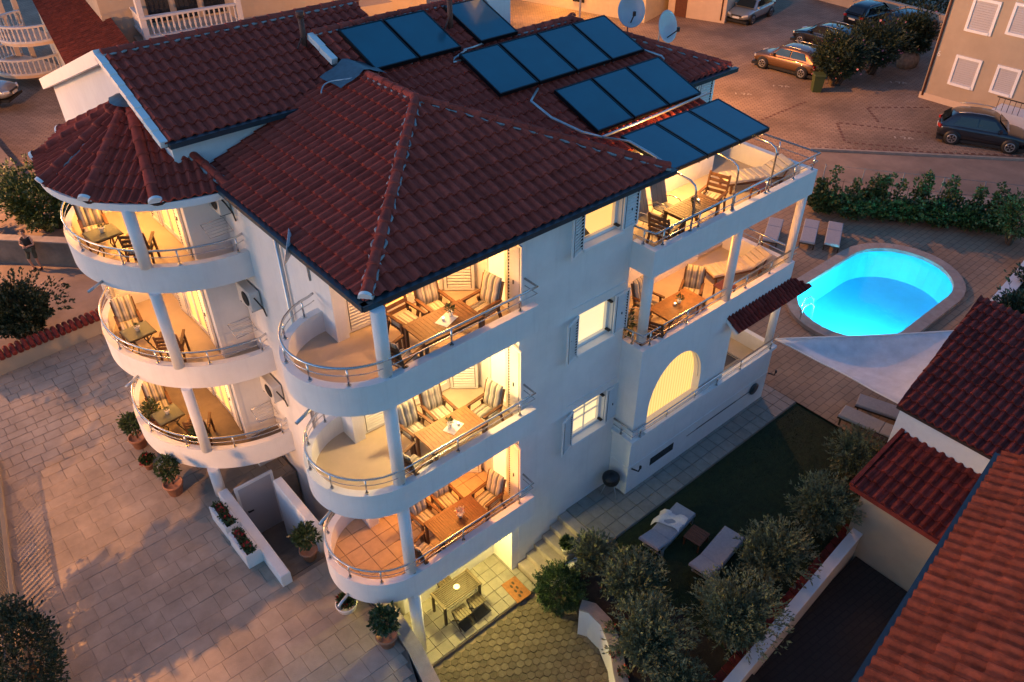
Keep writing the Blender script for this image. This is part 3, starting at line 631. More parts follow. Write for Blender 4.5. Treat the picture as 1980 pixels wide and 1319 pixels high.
# terraces: doors, shutters
for k in (1,2):
    F=FL[k]; H=2.0 if k==1 else 1.5
    glazed(villa,.35,1.15,2.35,F+.03,F+H,1,'y','litglass',kick=.14); louvre_leaf(.6,H-.05,villa,(1.17,2.30,F+.03),R(-8),'door_shutter')
glazed(villa,5.45,6.1,4.0,FL[2]+.03,FL[2]+1.85,1,'y','lilac',kick=.14); louvre_leaf(.6,1.8,villa,(6.12,3.95,FL[2]+.05),R(-4),'door_shutter')
# left facade downpipe, slot window; rear chimney stack with lit stair window
mb=MB(); mb.tube([(-6.83,4.3,9.4),(-6.83,4.3,.5)],.045,10); mb.build('downpipe','drain',villa)
p=at(1012,42,z=10.2); mb=MB(); mb.box(1.95,2.75,8.2,9.2,9.4,12.2); ch=mb.build('stair_tower','wall',villa)
mb=MB(); mb.box(1.944,1.95,8.45,8.72,10.6,11.9); mb.build('lit_pane','litwarm',ch)
# ================================================================ GROUND
mb=MB(); mb.box(-400,500,-400,500,-2.0,-1.35); structure(mb.build('ground','ground'))
# courtyard base (raised terrace) and street
CZ=.45
court=[(-16.5,-9),(-8.1,-9),(-8.0,-1.5),(-7.55,-.2),(-7.45,.9),(-7.6,1.9),(-6.8,2.6),(-6.8,7.3),(-7.4,7.3),(-7.4,16.9),(-16.5,16.9)]
# stairwell cut: x -8.75..-6.8, y 3.3..6.4 (left open by building the court base in pieces)
mb=MB()
for po in ([(-16.5,-9),(-8.1,-9),(-8.0,-1.5),(-7.55,-.2),(-7.45,.9),(-7.6,1.9),(-6.8,2.6),(-6.8,3.3),(-16.5,3.3)],[(-16.5,3.3),(-8.72,3.3),(-8.72,6.45),(-16.5,6.45)],[(-16.5,6.45),(-6.8,6.45),(-6.8,7.3),(-7.4,7.3),(-7.4,16.9),(-16.5,16.9)]): mb.prism(po,-1.36,CZ-.03)
courtyard=structure(mb.build('courtyard','joint'))
slabs=[]; yy=-4.0
y=-5.0
while y<17:
    h=rnd.choice((.3,.38,.45,.52)); x=-16.4+rnd.uniform(0,.4)
    while x<-6.9:
        w=rnd.choice((.3,.38,.45,.52,.6)); slabs.append((x,x+w,y,y+h)); x+=w
    y+=h
RT=Matrix.Rotation(R(3),4,'Z')
okp=lambda x,y: inpoly((x,y),court) and not(-8.72<x and 3.3<y<6.45)
sel=[]
for a,b,c,d in slabs:
    cen=((a+b)/2,(c+d)/2)
    if okp(a,c) and okp(a,d):
        while b-a>.08 and not(okp(b,c) and okp(b,d)): b-=.04
        if b-a<=.08: continue
        px=pix((cen[0],cen[1],CZ)); vis=-30<px[0]<2010 and -30<px[1]<1350; sel.append((px[2] if vis else 1e6,a,b,c,d))
sel.sort(); slabme={}; mbr=MB()
for i,(dd,a,b,c,d) in enumerate(sel):
    dz=rnd.uniform(-.004,.004)
    if i<300 and dd<1e5:
        key=(round(b-a,2),round(d-c,2))
        if key not in slabme: m2=MB(); g=.0025; m2.bev(g,b-a-g,g,d-c-g,-.045,0,.004); slabme[key]=m2.mesh('paving_slab')
        put(slabme[key],'paving_slab','slab',courtyard,loc=(a,c,CZ+dz))
    else: g=.006; mbr.bev(a+g,b-g,c+g,d-g,CZ-.045,CZ+dz,.008)
mbr.build('paving_slabs','slab',courtyard,kind='stuff')
# stairwell: steps down to the basement door, low walls
mb=MB(); mb.box(-8.72,-6.76,3.3,6.45,-1.36,-1.1)
for i in range(7): mb.box(-8.6,-7.75,3.35+.28*i,6.42,-1.1,CZ-.02-.19*(i+1)) if False else mb.box(-8.62,-7.7,3.32+.26*i,3.32+.26*(i+1),-1.1,CZ-.03-.2*i)
structure(mb.build('basement_stair','concrete'))
mb=MB(); mb.bev(-8.92,-8.66,3.15,6.75,-1.3,.84,.02); tag(mb.build('parapet_wall','wall'),'low white wall beside the basement stair carrying two flower boxes','wall')
mb=MB(); mb.bev(-7.66,-7.42,3.55,5.9,-1.3,1.12,.02); tag(mb.build('stair_wall','wall'),'white sloping dividing wall standing in the middle of the basement stairwell','wall')
bd=thing('basement_door','grey panel door at the foot of the basement stair below the tower','door',(-8.5,6.44,-1.1))
mb=MB(); mb.box(0,.95,-.05,0,0,2.0); mb.build('door_leaf','lilac',bd); mb=MB(); mb.bar((.12,-.09,1.05),(.26,-.09,1.05),.03,.03).bar((.12,-.05,1.05),(.12,-.09,1.05),.03,.03); mb.build('handle','black',bd)
mb=MB(); mb.box(-.08,0,-.06,.0,0,2.08).box(.95,1.03,-.06,.0,0,2.08).box(0,.95,-.06,0,2.0,2.08); mb.build('door_frame','pvc',bd)
# patio and hexagon yard
mb=MB(); mb.box(-7.3,-3.45,-.17,1.46,-1.34,-1.03); patio=structure(mb.build('patio','grout'))
for i in range(11):
    for j in range(5):
        a=-7.28+.36*i; c=-.15+.32*j; m2=MB(); m2.bev(a+.005,min(a+.36,-3.46)-.005,c+.005,c+.315,-1.05,-1.0,.005)
        if a<-3.6: m2.build('patio_tile','pathtile',patio)
mb=MB(); mb.prism([(-7.6,-6.5),(-2.8,-6.5),(-2.8,-.17),(-7.6,-.17)],-1.34,-1.14); yard=structure(mb.build('yard','joint'))
hexs=[]; r=.115
for j in range(-40,4):
    for i in range(-30,32):
        x=-5.2+i*r*1.5*1.0; y=-.3+ (j+(.5 if i%2 else 0))*r*1.732
        if -7.5<x<-2.9 and -5.5<y<-.28:
            px=pix((x,y,-1.1)); vis=0<px[0]<1980 and 0<px[1]<1319; hexs.append((px[2] if vis else 1e6,x,y))
hexs.sort(); m2=MB(); hx=lambda rr:[(rr*math.cos(R(60*k)),rr*math.sin(R(60*k))) for k in range(6)]
def hexgeo(m2,x,y,z):
    a=[(x+p[0],y+p[1],z-.035) for p in hx(r*.95)]; b=[(x+p[0],y+p[1],z-.006) for p in hx(r*.95)]; c=[(x+p[0],y+p[1],z) for p in hx(r*.86)]
    m2.add(a+b+c,[(12,13,14,15,16,17)]+[(i,(i+1)%6,6+(i+1)%6,6+i) for i in range(6)]+[(6+i,6+(i+1)%6,12+(i+1)%6,12+i) for i in range(6)])
hexgeo(m2,0,0,0); hme=m2.mesh('hexagon_paver'); mbr=MB()
for i,(d,x,y) in enumerate(hexs):
    z=-1.11+rnd.uniform(-.006,.006)
    if i<300 and d<1e5: put(hme,'hexagon_paver','hex',yard,loc=(x,y,z),rot=(rnd.uniform(-.02,.02),rnd.uniform(-.02,.02),0))
    else: hexgeo(mbr,x,y,z)
mbr.build('hexagon_pavers','hex',yard,kind='stuff')
# retaining wall left (courtyard edge) with coping, and round bed wall right
def sweep_wall(name,label,path,w,z0,z1,cw,m='wall',cm='trim'):
    t=thing(name,label,'wall',(0,0,0)); mb=MB(); mb.strip(path,[(-w/2,z0),(-w/2,z1),(w/2,z1),(w/2,z0)]); mb.build('wall',m,t)
    mb=MB(); mb.strip(path,[(-cw/2,z1),(-cw/2,z1+.05),(cw/2,z1+.05),(cw/2,z1)]); mb.build('coping',cm,t); return t
sweep_wall('retaining_wall','white curved retaining wall with pale coping at the courtyard edge beside the patio',[(-7.35,1.9),(-7.32,1.2),(-7.34,.5),(-7.42,-.3),(-7.58,-1.1),(-7.8,-2.2),(-8.0,-3.6),(-8.1,-6)],.26,-1.3,.52,.34,cm='coping')
rp=[(-3.45,-1.75),(-3.3,-2.0),(-3.32,-2.5),(-3.6,-3.1),(-4.0,-3.6),(-4.4,-4.2),(-4.7,-5.2)]
sweep_wall('garden_wall','white angled garden wall with stone coping between the hexagon yard and the olive bushes',rp,.24,-1.3,-.06,.30,cm='coping')
# stair from patio to path
st=thing('garden_stair','stone garden stair rising along the white wall from the patio to the path','stairs',(0,0,0))
for i in range(6):
    x0=-3.42+.29*i; mb=MB(); mb.bev(x0,-1.66,-.32,.672,-1.3,-1.0+.166*(i+1)-.002*i,.015); mb.build('step','coping',st)
mb=MB(); mb.box(-3.42,-1.66,-.50,-.325,-1.3,-.6); mb.build('stringer_wall','wall',st)
# upper garden: path, lawn, pool deck  (one base level z=0)
mb=MB(); 
bed=[(-1.66,-.93),(-1.66,-6.0),(-4.6,-6.0),(-4.6,-5.2),(-4.3,-4.2),(-3.9,-3.5),(-3.5,-3.0),(-3.2,-2.45),(-3.2,-2.0),(-3.35,-1.75),(-2.9,-.93)]
mb.prism(bed,-1.34,-.12); structure(mb.build('flower_bed','soil'))
mb=MB(); mb.prism([(-1.66,-.90),(7.05,-.90),(7.05,-4.95),(-1.66,-4.95)],-1.34,-.05); lawn=structure(mb.build('lawn','lawn'))
mb=MB()
for i in range(16000):
    x=rnd.uniform(-1.6,7.0); y=rnd.uniform(-4.9,-.93); a=rnd.uniform(0,6.28); h=rnd.uniform(.025,.055); w=.006; dx,dy=math.cos(a)*w,math.sin(a)*w; tx,ty=rnd.uniform(-.025,.025),rnd.uniform(-.025,.025)
    mb.add([(x-dx,y-dy,-.052),(x+dx,y+dy,-.052),(x+tx,y+ty,-.052+h)],[(0,1,2)])
g=mb.build('grass','grass'); g['kind']='stuff'; g['label']='short dark green grass covering the garden lawn'
mb=MB(); mb.prism([(-1.66,-.90),(7.05,-.90),(7.05,.70),(-1.66,.70)],-1.34,-.03); path=structure(mb.build('garden_path','grout'))
for i in range(22):
    for j in range(4):
        a=-1.65+.40*i; c=-.88+.395*j; b=min(a+.40,7.04)
        if a>6.9: continue
        if c+.2>.0 and a>-.35: 
            if c>-.05: continue
        m2=MB(); m2.bev(a+.006,b-.006,c+.006,c+.389,-.05,0+rnd.uniform(-.002,.002),.006); m2.build('path_tile','pathtile',path)
# pool
PX0,PX1,PY,PRX=13.05,16.35,.75,2.0
def stadium(r,n=18): return [(PX1+r*math.cos(R(a)),PY+r*math.sin(R(a))) for a in [ -90+180*i/n for i in range(n+1)]]+[(PX0+r*math.cos(R(a)),PY+r*math.sin(R(a))) for a in [90+180*i/n for i in range(n+1)]]
def ringed(outer,inner,z,z2=None):
    bm=bmesh.new(); 
    o=[bm.verts.new((x,y,z)) for x,y in outer]; i_=[bm.verts.new((x,y,z)) for x,y in inner]
    es=[bm.edges.new((L_[k],L_[(k+1)%len(L_)])) for L_ in(o,i_) for k in range(len(L_))]
    bmesh.ops.triangle_fill(bm,use_beauty=True,edges=es)
    for f in bm.faces:
        f.normal_update()
        if f.normal.z<0: f.normal_flip()
    me=bpy.data.meshes.new('sheet'); bm.to_mesh(me); bm.free(); return me
structure(put(ringed([(7.05,-3.0),(26.0,-3.0),(20.5,7.0),(6.9,7.0),(6.9,.70),(7.05,.70)],stadium(PRX+.1),0.0),'pool_deck','deckpave'))
mb=MB(); mb.box(7.05,14.0,-4.95,-3.0,-1.3,-.002); structure(mb.build('side_deck','deckpave'))
pool=thing('swimming_pool','glowing turquoise oval swimming pool with stone coping','pool',(0,0,0))
mb=MB(); pth=stadium(PRX+.05); mb.strip(pth,[(0,-1.5),(0,.06),(-.06,.06),(-.06,-1.5)],closed=True); 
M['poolw']=mat('pool_lining',(.06,.46,.62),.6,var=.08,nscale=1.5)
mb.build('basin_wall','poolw',pool); mb=MB(); mb.prism(stadium(PRX+.06),-1.34,-1.30); mb.build('basin_floor','poolw',pool)
M['water']=bpy.data.materials.new('pool_water'); M['water'].use_nodes=True; n=M['water'].node_tree.nodes; l=M['water'].node_tree.links; n.clear()
o_=n.new('ShaderNodeOutputMaterial'); tr=n.new('ShaderNodeBsdfTransparent'); tr.inputs[0].default_value=(.36,.88,1,1); gl=n.new('ShaderNodeBsdfGlossy'); gl.inputs['Roughness'].default_value=.03; fr=n.new('ShaderNodeFresnel'); fr.inputs[0].default_value=1.33; mx=n.new('ShaderNodeMixShader')
nz=n.new('ShaderNodeTexNoise'); nz.inputs['Scale'].default_value=1.6; nz.inputs['Detail'].default_value=3; bp=n.new('ShaderNodeBump'); bp.inputs['Strength'].default_value=.12; bp.inputs['Distance'].default_value=.05; geo=n.new('ShaderNodeNewGeometry'); l.new(geo.outputs['Position'],nz.inputs['Vector']); l.new(nz.outputs[0],bp.inputs['Height']); l.new(bp.outputs[0],gl.inputs['Normal']); l.new(bp.outputs[0],fr.inputs['Normal'])
l.new(fr.outputs[0],mx.inputs[0]); l.new(tr.outputs[0],mx.inputs[1]); l.new(gl.outputs[0],mx.inputs[2]); l.new(mx.outputs[0],o_.inputs[0])
mb=MB(); pp=stadium(PRX+.03); mb.add([(x,y,-.06) for x,y in pp],[tuple(range(len(pp)))]); put(mb.mesh('water',False),'water','water',pool)
# coping stones
so_,si_=stadium(PRX+.42,16),stadium(PRX-.02,16)
def dense(p,m=1):
    r=[]; 
    for i in range(len(p)):
        a,b=p[i],p[(i+1)%len(p)]; k=max(1,round(math.hypot(b[0]-a[0],b[1]-a[1])/.6))
        r+=[(a[0]+(b[0]-a[0])*j/k,a[1]+(b[1]-a[1])*j/k) for j in range(k)]
    return r
do=dense(so_); di=dense(si_)
di=[min(((x+(PX1 if 0 else 0),y) for x,y in [((p[0]),(p[1]))]),key=lambda q:0) for p in do]; 
inn=[]
for x,y in do:
    cx=min(max(x,PX0),PX1); dx,dy=x-cx,y-PY; L=math.hypot(dx,dy); k=(PRX-.02)/L; inn.append((cx+dx*k,PY+dy*k))
for i in range(len(do)):
    a,b,c,d=do[i],do[(i+1)%len(do)],inn[(i+1)%len(do)],inn[i]; cx=(a[0]+b[0]+c[0]+d[0])/4; cy=(a[1]+b[1]+c[1]+d[1])/4; sh=lambda p:(cx+(p[0]-cx)*.985,cy+(p[1]-cy)*.985)
    mb=MB(); mb.prism([sh(a),sh(b),sh(c),sh(d)],.0,.14); mb.build('coping_stone','coping',pool)
for (lx,ly,w_) in((11.35,-.45,320),(12.3,-1.0,220)):
    dx,dy=lx-PX0,ly-PY; k=(PRX-.0)/math.hypot(dx,dy); lp=(PX0+dx*k,PY+dy*k); 
    mb=MB(); mb.lathe([(0,0),(.12,0),(.12,.03),(0,.04)],14); lo=mb.build('pool_lamp','poolglow',pool,loc=(lp[0],lp[1],-.55)); lo.rotation_euler=Vector((-dx,-dy,0)).to_track_quat('Z','Y').to_euler()
    light('pool_light',pool,(PX0+dx*k*.86,PY+dy*k*.86,-.6),(.72,.97,1),w_,.12)
# ladder
ld=thing('pool_ladder','curved steel pool ladder at the near edge of the pool','ladder',(0,0,0))
for s_ in(0,.45):
    a=at(1540,585,z=.0); b=at(1572,590,z=0); dx=b.x-a.x; dy=b.y-a.y; n_=(-dy,dx); L=math.hypot(*n_); ox,oy=n_[0]/L*s_,n_[1]/L*s_
    mb=MB(); mb.tube([(11.2+ox-.35,1.55+oy,0.0),(11.2+ox-.35,1.55+oy,.5),(11.2+ox-.22,1.55+oy,.66),(11.2+ox+.05,1.50+oy,.68),(11.2+ox+.25,1.45+oy,.5),(11.2+ox+.32,1.42+oy,-.6)],.025,8); mb.build('ladder_rail','steel',ld)
# parking, road, kerbs
mb=MB(); mb.add([(-30,17.0,.0),(90,17.0,.0),(90,90,.0),(-30,90,.0)],[(0,1,2,3)]); mb.add([(6.9,7.0,0),(20.5,7.0,0),(24.4,9.8,0),(90,9.8,0),(90,17,0),(6.9,17,0)],[(0,1,2,3,4,5)]); mb.add([(24.4,9.8,0),(32.5,1.2,0),(36,-3,0),(90,-3,0),(90,9.8,0)],[(0,1,2,3,4)]); structure(mb.build('parking_lot','brickpave'))
mb=MB(); mb.add([(20.5,7.0,-.004),(23.9,9.7,-.004),(35.6,-3,-.004),(44,-14,-.004),(33,-14,-.004),(26,-3,-.004)],[(0,1,2,3,4,5)]); structure(mb.build('road','asphalt'))
mb=MB(); pth=[(24.1,9.75),(35.7,-2.9),(44,-14)]; 
for i in range(len(pth)-1): mb.bar((*pth[i],.03),(*pth[i+1],.03),.16,.14)
structure(mb.build('kerb','kerb'))
mb=MB(); mb.bar((22.1,5.2,.004),(33.4,-9,.004),.9,.03); structure(mb.build('pavement','kerb'))
# dark brick bay lines and painted bay marks
mb=MB()
def dashes(a,b):
    a=Vector((*a,0));b=Vector((*b,0));d=b-a;n=int(d.length/.36); d.normalize()
    for i in range(n): p=a+d*(i*.36+.1); mb.bar((p.x,p.y,.004),(p.x+d.x*.2,p.y+d.y*.2,.004),.14,.012)
pp=[tuple(at(*p,z=0)[:2]) for p in [(1676,208),(1700,238),(1800,258),(1618,237),(1634,275),(1800,208),(1450,212),(1380,270),(1790,290),(1560,196)]]
dashes(pp[0],pp[1]); dashes(pp[3],pp[2]); dashes(pp[3],pp[4]); dashes(pp[0],pp[5]); dashes(pp[4],pp[8]); dashes((24.3,10.0),(32.3,1.6)); dashes(pp[9],pp[7])
structure(mb.build('bay_lines','redbrick'))
def text_mesh(body,size,ext=.004):
    cu=bpy.data.curves.new('digits','FONT'); cu.body=body; cu.size=size; cu.extrude=ext; cu.align_x='CENTER'
    o=bpy.data.objects.new('digits',cu); COL.objects.link(o); bpy.context.view_layer.update(); me=bpy.data.meshes.new_from_object(o.evaluated_get(bpy.context.evaluated_depsgraph_get())); bpy.data.objects.remove(o); me.materials.clear(); return me
for u,v in ((1747,267),(1737,160),(1437,182),(1510,167)):   # worn bay marks, no longer legible
    p=at(u,v,z=0); mb=MB(); q=lambda a,b:(p.x+a*.64-b*.77,p.y-a*.77-b*.64,.005)
    for a0,b0,a1,b1 in ((-.42,-.16,-.42,.10),(-.15,-.14,.10,-.12),(.10,-.12,.02,.14),(.25,.12,.30,-.14),(.30,-.14,.48,.06)): mb.bar(q(a0,b0),q(a1,b1),.075,.006)
    structure(mb.build('bay_mark','paint'))
# left street and its wall
mb=MB(); mb.add([(-60,16.9,CZ-.05),(-7.4,16.9,CZ-.05),(-7.4,90,CZ-.05),(-60,90,CZ-.05)],[(0,1,2,3)]); structure(mb.build('street','asphalt'))
mb=MB(); mb.add([(-60,-60,CZ-.06),(-16.5,-60,CZ-.06),(-16.5,16.9,CZ-.06),(-60,16.9,CZ-.06)],[(0,1,2,3)]); structure(mb.build('side_street','asphalt'))
# alley beside the neighbour
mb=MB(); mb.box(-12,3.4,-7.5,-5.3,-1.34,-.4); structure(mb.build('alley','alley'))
# ================================================================ SOLAR PANELS
def panel_mesh(w,l):
    T=None; fr=MB(); t=.10; b=.035
    fr.box(0,w,0,b,0,t).box(0,w,l-b,l,0,t).box(0,b,b,l-b,0,t).box(w-b,w,b,l-b,0,t).box(b,w-b,b,l-b,0,.06)
    gl=MB(); gl.box(b,w-b,b,l-b,.062,.088); return fr.mesh('frame'),gl.mesh('glass')
pm={}
def solar(x,y0,y1,z0,z1,w,label):
    l=math.hypot(y1-y0,z1-z0); t=thing('solar_panel',label,'solar panel',(x,y0,z0),0,'solar panels on the villa roof'); t.rotation_euler=(math.atan2(z1-z0,y1-y0),0,0)
    k=(round(w,2),round(l,2))
    if k not in pm: pm[k]=panel_mesh(w,l)
    put(pm[k][0],'frame','solarframe',t); put(pm[k][1],'glass','solar',t)
    m2=MB(); m2.box(w*.1,w*.1+.04,.05,l-.05,-.09,0).box(w*.9-.04,w*.9,.05,l-.05,-.09,0); m2.build('mounting_rail','drain',t)
rz_=lambda y,o=.13:9.5+PT*(y-3.75)+o
for i,n in enumerate(('left','right')): solar(-2.55+1.30*i,6.9,8.47,rz_(6.9),rz_(8.47),1.25,f'{n} panel of the pair of solar panels just below the left ridge')
solar(.64,6.9,8.46,rz_(6.9),rz_(8.46),1.25,'single solar panel between the flue pipe and the chimney at the top of the roof')
for i,n in enumerate(('first','second','third','fourth')): solar(-.24+1.30*i,5.08,6.68,rz_(5.08),rz_(6.68),1.25,f'{n} solar panel from the left in the row of four')
for i,n in enumerate(('left','middle','right')): solar(1.19+1.31*i,3.11,4.70,rz_(3.11),rz_(4.70),1.26,f'{n} solar panel in the row of three beneath the row of four')
for i,n in enumerate(('left','middle','right')): solar(1.15+1.22*i,.68,2.33,9.27,9.54,1.18,f'{n} panel of the lowest solar row overhanging the roof terrace')
# pipes and bent steel props
mb=MB(); mb.tube([(5.35,3.02,9.45),(3.2,2.95,9.42),(1.15,2.92,9.40),(.75,3.2,9.55),(.4,3.9,9.78),(.35,4.6,10.0),(.95,5.02,10.05)],.035,8); mb.tube([(1.15,2.92,9.40),(1.1,2.0,9.62),(1.0,1.2,9.60),(.98,.75,9.52)],.03,8); mb.tube([(4.95,5.1,10.15),(5.3,4.75,10.0),(5.25,4.6,9.95)],.03,8); mb.tube([(.05,6.86,10.75),(.35,6.8,10.78),(.65,6.86,10.78)],.025,8); mb.tube([(.1,6.8,10.76),(-.35,6.72,10.66),(-.45,6.62,10.62),(-.2,6.58,10.62)],.028,8)
tag(mb.build('collector_pipes','drain'),'grey insulated pipes running between the solar panels over the tiles','pipe')
for x,lab in((1.32,'leftmost'),(2.85,'middle'),(4.35,'rightmost')):
    mb=MB(); mb.tube([(x,.095,7.985),(x,.095,9.0),(x,.14,9.12),(x,.30,9.2),(x,.75,9.24)],.024,8); mb.cyl(x,.095,7.982,8.0,.045,10); tag(mb.build('steel_prop','steel'),f'{lab} bent steel post propping the lowest solar row above the terrace','post','bent steel posts under the lowest solar row')
# ================================================================ DISHES, AIR CONDITIONERS
def dish(loc,dirv,r,label,sy=1.12,arm=True):
    t=thing('satellite_dish',label,'satellite dish',loc); q=Vector(dirv).to_track_quat('Z','Y').to_euler()
    mb=MB(); mb.lathe([(0,0),(r*.4,.02*r/.4),(r*.75,.075*r/.4),(r,.14*r/.4),(r*1.01,.145*r/.4),(r*.98,.15*r/.4),(r*.74,.09*r/.4),(r*.4,.035*r/.4),(0,.015)],28,sy=sy); mb.build('reflector','dish',t,rot=q)
    if arm:
        mb=MB(); dv=Vector(dirv).normalized(); up=Vector((0,0,1)); b=-up*(r*1.0)+dv*.05; e=dv*r*1.5-up*r*.35
        mb.bar(b,e,.03,.03); mb.bar(e-Vector((0,0,.05)),e+Vector((0,0,.08)),.07,.07); mb.build('receiver_arm','black',t)
    mb=MB(); dv=Vector(dirv).normalized(); mb.tube([-dv*.02,-dv*.2,-dv*.22-Vector((0,0,.7))],.022,8); mb.build('mast','drain',t); return t
p=at(1219,22,y=7.6); dish(p,(-.55,-.75,.35),.42,'left grey satellite dish standing behind the roof ridge',1.15)
p=at(1285,52,y=7.0); dish(p,(-.05,-.95,.3),.40,'right grey satellite dish with feed arm at the roof hip',1.2)
dish(at(566,480,x=-6.95),(-.75,.45,.25),.34,'grey satellite dish on the left facade under the eave',1.1,arm=False)
for k,lab in enumerate(('lowest','middle','topmost')):
    F=TL[k]-.5; t=thing('air_conditioner',f'{lab} of three white air conditioner units on the wall beside the tower balconies','air conditioner',(-6.93,5.55,TL[k]-1.2 if k<2 else 8.55),0,'air conditioners beside the tower')
    q=at(*((522,750),(478,572),(416,385))[k],x=-6.95); t.location=(-6.93,q.y,q.z-.25)
    mb=MB(); mb.bev(-.10,.14,-.36,.36,0,.50,.02); mb.build('casing','ac',t)
    mb=MB(); mb.lathe([(.17,0),(.19,.012),(.17,.02),(.10,.022),(.02,.018)],20); mb.build('fan_grille','char',t,loc=(-.10,-.08,.25),rot=(0,R(-90),0))
    mb=MB(); mb.tube([(-.02,-.42,.4),(.0,-.52,.35),(.1,-.55,.1),(.15,-.5,-.15)],.02,6); mb.bar((-.1,-.3,-.02),(.18,-.3,-.02),.03,.04); mb.bar((-.1,.3,-.02),(.18,.3,-.02),.03,.04); mb.build('bracket','black',t)
# ================================================================ FURNITURE
def chair_proto(cush=True,wood='wood',high=False):
    t=thing('garden_chair','x','chair',(0,0,0))
    w=.28
    mb=MB(); 
    for i in range(6): mb.box(-w+.02,w-.02,-.22+.08*i,-.16+.08*i,.40,.425)
    mb.build('seat',wood,t)
    back=MB(); tilt=Matrix.Rotation(R(-14),4,'X'); TT=Matrix.Translation((0,.24,.42))@tilt
    back.box(-w,-w+.045,-.02,.02,-.0,.62,TT).box(w-.045,w,-.02,.02,-.0,.62,TT)
    for i in range(4): back.box(-w+.045,w-.045,-.012,.012,.12+.13*i,.20+.13*i,TT)
    back.build('backrest',wood,t)
    for sx in(-1,1):
        x=sx*(w-.01); mb=MB(); mb.bar((x,-.26,0),(x,-.20,.64),.045,.055,up=(0,1,0)); mb.build('leg',wood,t)
        mb=MB(); mb.bar((x,.36,0),(x,.20,.52),.045,.055,up=(0,1,0)); mb.build('leg',wood,t)
        mb=MB(); mb.bar((x,-.32,.66),(x,.30,.63),.07,.035); mb.build('armrest',wood,t)
    if cush:
        mb=MB(); c2=MB()
        def pad(m_,T,x0,x1,z0,z1,th,nx=3):
            # quilted pad: nx rolls
            k=nx*6; rows=10
            vs=[];fs=[]
            for i in range(k+1):
                for j in range(rows+1):
                    a=i/k; b=j/rows; ed=min(1,5*min(a,1-a))*min(1,6*min(b,1-b)); bul=.35+.65*abs(math.sin(math.pi*nx*a))**.6
                    tuft=1-.35*math.exp(-((b-.5)/.05)**2)
                    vs.append(T@Vector((x0+(x1-x0)*a,-th*(.2+.8*bul*tuft)*ed**.5,z0+(z1-z0)*b)))
            fs=[(i*(rows+1)+j,(i+1)*(rows+1)+j,(i+1)*(rows+1)+j+1,i*(rows+1)+j+1) for i in range(k) for j in range(rows)]
            m_.add(vs,fs,True)
            m_.box(x0+.01,x1-.01,-.004,.012,z0+.01,z1-.01,T)
        pad(mb,Matrix.Translation((0,.215,.44))@tilt,-.245,.245,.02,.68,.075)
        mb.build('back_cushion','stripe',t)
        pad(c2,Matrix.Translation((0,.20,.43))@Matrix.Rotation(R(90),4,'X')@Matrix.Scale(1,4),-.245,.245,0,.44,-.075) if False else pad(c2,Matrix.Translation((0,-.23,.425))@Matrix.Rotation(R(-90),4,'X'),-.245,.245,0,.46,.07)
        c2.build('seat_cushion','stripe',t)
    return t
CH=chair_proto(); CHN=chair_proto(False)
for p_ in (CHN,):   # seat pad folded on the bare chair
    mb=MB(); mb.bev(-.22,.22,-.20,.2,.425,.54,.03); mb.build('folded_cushion','stripe',p_)
USED={}
def chair(proto,label,x,y,z,deg,group):
    if proto.name not in USED: USED[proto.name]=1; o=proto; o.location=(x,y,z); o.rotation_euler=(0,0,R(deg)); o['label']=label
    else: o=copy_tree(proto,label,(x,y,z),R(deg))
    o['group']=group; return o
def table(label,x0,x1,y0,y1,zf,h,m,slats=12,along='y',legm=None):
    cx,cy=(x0+x1)/2,(y0+y1)/2; t=thing('dining_table',label,'table',(cx,cy,zf),0); w,d=x1-x0,y1-y0; legm=legm or m
    mb=MB(); g=.024 if slats==12 else (.012 if slats<16 else .006); f=.07
    mb.box(-w/2,-w/2+f,-d/2,d/2,h-.035,h).box(w/2-f,w/2,-d/2,d/2,h-.035,h)
    if along=='x':
        for i in range(slats): a=-d/2+d*i/slats; mb.box(-w/2+f,w/2-f,a+g/2,a+d/slats-g/2,h-.03,h+.001*(i%2))
    else:
        mb=MB(); mb.box(-w/2,w/2,-d/2,-d/2+f,h-.035,h).box(-w/2,w/2,d/2-f,d/2,h-.035,h)
        for i in range(slats): a=-w/2+w*i/slats; mb.box(a+g/2,a+w/slats-g/2,-d/2+f,d/2-f,h-.03,h+.001*(i%2))
    mb.build('tabletop',m,t)
    mb=MB(); mb.box(-w/2+.06,w/2-.06,-d/2+.06,-d/2+.085,h-.11,h-.035).box(-w/2+.06,w/2-.06,d/2-.085,d/2-.06,h-.11,h-.035).box(-w/2+.06,-w/2+.085,-d/2+.085,d/2-.085,h-.11,h-.035).box(w/2-.085,w/2-.06,-d/2+.085,d/2-.085,h-.11,h-.035); mb.build('apron',legm,t)
    for sx in(-1,1):
        for sy in(-1,1): mb=MB(); a,b=sx*(w/2-.05),sy*(d/2-.05); mb.box(a-.03,a+.03,b-.03,b+.03,0,h-.035); mb.build('leg',legm,t)
    return t
